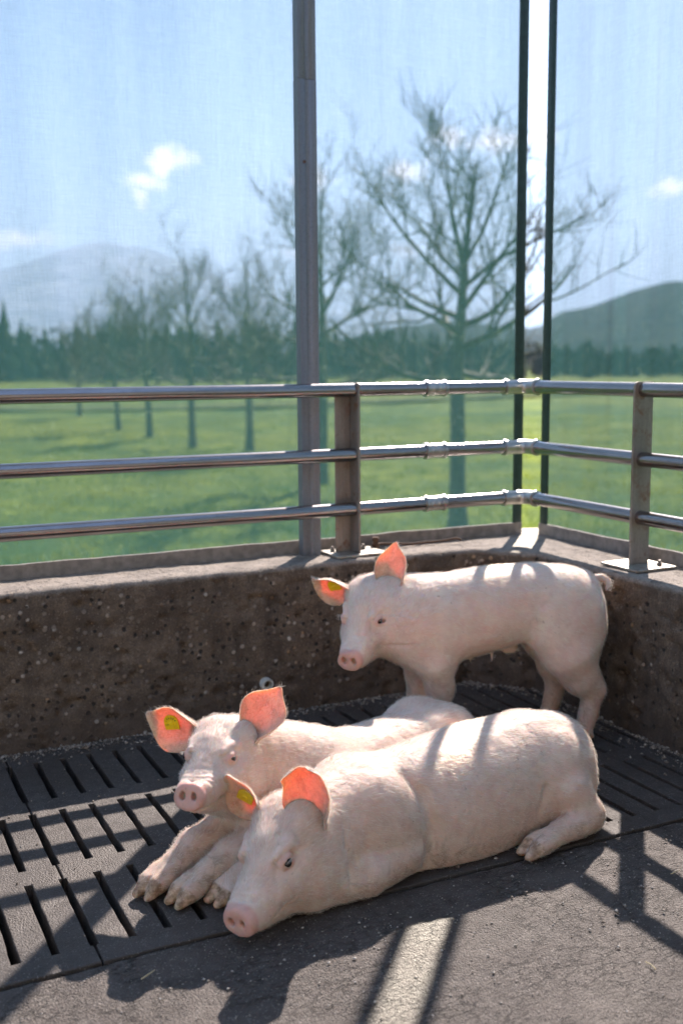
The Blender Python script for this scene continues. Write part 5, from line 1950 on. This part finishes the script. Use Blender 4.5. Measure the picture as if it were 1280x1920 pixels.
# ================================================================== small things on the floor
def build_crumbs():
    """dry dung and feed crumbs swept against the foot of the wall, thinner out on the floor"""
    r_ = np.random.default_rng(31)
    n = 5200
    t = r_.random(n)
    px = np.zeros(n); py = np.zeros(n)
    left = r_.random(n) < 0.55
    dist = np.abs(r_.exponential(0.022, n)) * 1.0
    dist = np.where(r_.random(n) < 0.16, r_.random(n) * 0.9, dist)
    lx = -2.2 + r_.random(n) * 1.95
    ry = -0.25 - r_.random(n) * 1.3
    px = np.where(left, lx, FR_IN - dist); py = np.where(left, FL_IN - dist, ry)
    # the splayed corner
    cor = r_.random(n) < 0.10
    tt = r_.random(n)
    px = np.where(cor, -0.27 + tt * (FR_IN + 0.27) - dist * 0.7, px); py = np.where(cor, FL_IN + tt * (-0.25 - FL_IN) - dist * 0.7, py)
    sx = ((px + 1.76) / 0.07) % 1.0
    slot = (np.minimum(sx, 1 - sx) * 0.07 < 0.0125) & (((py > -1.16) & (py < -0.865)) | ((py > -0.805) & (py < -0.51)) | ((py > -0.44) & (py < -0.165)))
    far = dist > 0.2
    keep = ~slot
    px, py, far = px[keep], py[keep], far[keep]
    n = len(px)
    sz = r_.gamma(2.0, 0.0011, n) + 0.0007
    sz = np.where(far, sz * 0.7, sz)
    base = np.array([[1, 0, 0], [0, 1, 0], [-1, 0, 0], [0, -1, 0], [0, 0, 0.75], [0, 0, -0.5]], float)
    V = base[None] * sz[:, None, None] * r_.uniform(0.55, 1.5, (n, 6, 1))
    a = r_.random(n) * 6.28
    c, s = np.cos(a), np.sin(a)
    x = V[..., 0] * c[:, None] - V[..., 1] * s[:, None]; y = V[..., 0] * s[:, None] + V[..., 1] * c[:, None]
    V = np.stack([x + px[:, None], y + py[:, None], V[..., 2] + sz[:, None] * 0.3 + 0.0005], -1).reshape(-1, 3)
    f = np.array([(0, 1, 4), (1, 2, 4), (2, 3, 4), (3, 0, 4), (1, 0, 5), (2, 1, 5), (3, 2, 5), (0, 3, 5)])
    F = (np.arange(n)[:, None, None] * 6 + f[None]).reshape(-1, 3)
    m, nn, l, b, o = new_mat('dry_crumbs')
    fr = noise(nn, l, coords(nn, l), 180, 2, 0.5)
    l.new(ramp(nn, l, fr, [(0.35, (0.10, 0.075, 0.055)), (0.52, (0.24, 0.20, 0.16)), (0.66, (0.42, 0.38, 0.33))]), b.inputs['Base Color'])
    b.inputs['Roughness'].default_value = 0.9
    o = link_mesh('crumbs', fast_mesh('crumbs', V, F), m)
    tag(o, 'dry dung and feed crumbs gathered along the foot of the wall', 'crumbs', kind='stuff')


def build_grit():
    """loose pale grit on the bare slab in the foreground"""
    r_ = np.random.default_rng(5)
    n = 2600
    px = -2.1 + r_.random(n) * 1.75; py = -1.24 - r_.random(n) ** 0.9 * 0.95
    sz = r_.gamma(1.6, 0.0006, n) + 0.0006
    base = np.array([[1, 0, 0], [0, 1, 0], [-1, 0, 0], [0, -1, 0], [0, 0, 0.7], [0, 0, -0.5]], float)
    V = base[None] * sz[:, None, None] * r_.uniform(0.6, 1.4, (n, 6, 1))
    V = (V + np.stack([px, py, sz * 0.3 - 0.001], -1)[:, None, :]).reshape(-1, 3)
    f = np.array([(0, 1, 4), (1, 2, 4), (2, 3, 4), (3, 0, 4), (1, 0, 5), (2, 1, 5), (3, 2, 5), (0, 3, 5)])
    F = (np.arange(n)[:, None, None] * 6 + f[None]).reshape(-1, 3)
    m, nn, l, b, o = new_mat('pale_grit')
    fr = noise(nn, l, coords(nn, l), 300, 2, 0.5)
    l.new(ramp(nn, l, fr, [(0.35, (0.20, 0.16, 0.13)), (0.6, (0.46, 0.42, 0.37)), (0.72, (0.62, 0.59, 0.55))]), b.inputs['Base Color'])
    b.inputs['Roughness'].default_value = 0.7
    o = link_mesh('grit', fast_mesh('grit', V, F), m)
    tag(o, 'loose pale grit scattered on the rough slab in front', 'grit', kind='stuff')


def build_straw():
    m = mat_simple('straw', (0.52, 0.42, 0.24), 0.6, 0, 200, 0.2)
    r_ = random.Random(9)
    spots = [(-0.905, -1.665, 'short pale straw on the slab, right of the lit stripe'), (-1.70, -1.30, 'tiny straw bit on the slab near the slot panel corner'),
             (-0.62, -1.42, 'thin straw bit on the slab nearest the barred railing shadow'), (-1.42, -1.62, 'short straw in the shadow before the front pig')]
    for x, y, lab in spots:
        a = r_.uniform(0, 3.14); L = r_.uniform(0.010, 0.018)
        mb = MB()
        mb.tube([(x - math.cos(a) * L, y - math.sin(a) * L, 0.003), (x, y, 0.0045), (x + math.cos(a + .2) * L, y + math.sin(a + .2) * L, 0.003)], [0.0011, 0.0013, 0.0009], 6)
        tag(mb.build('straw', m), lab, 'straw', 'straw bits on the slab')


build_crumbs()
build_grit()
build_straw()
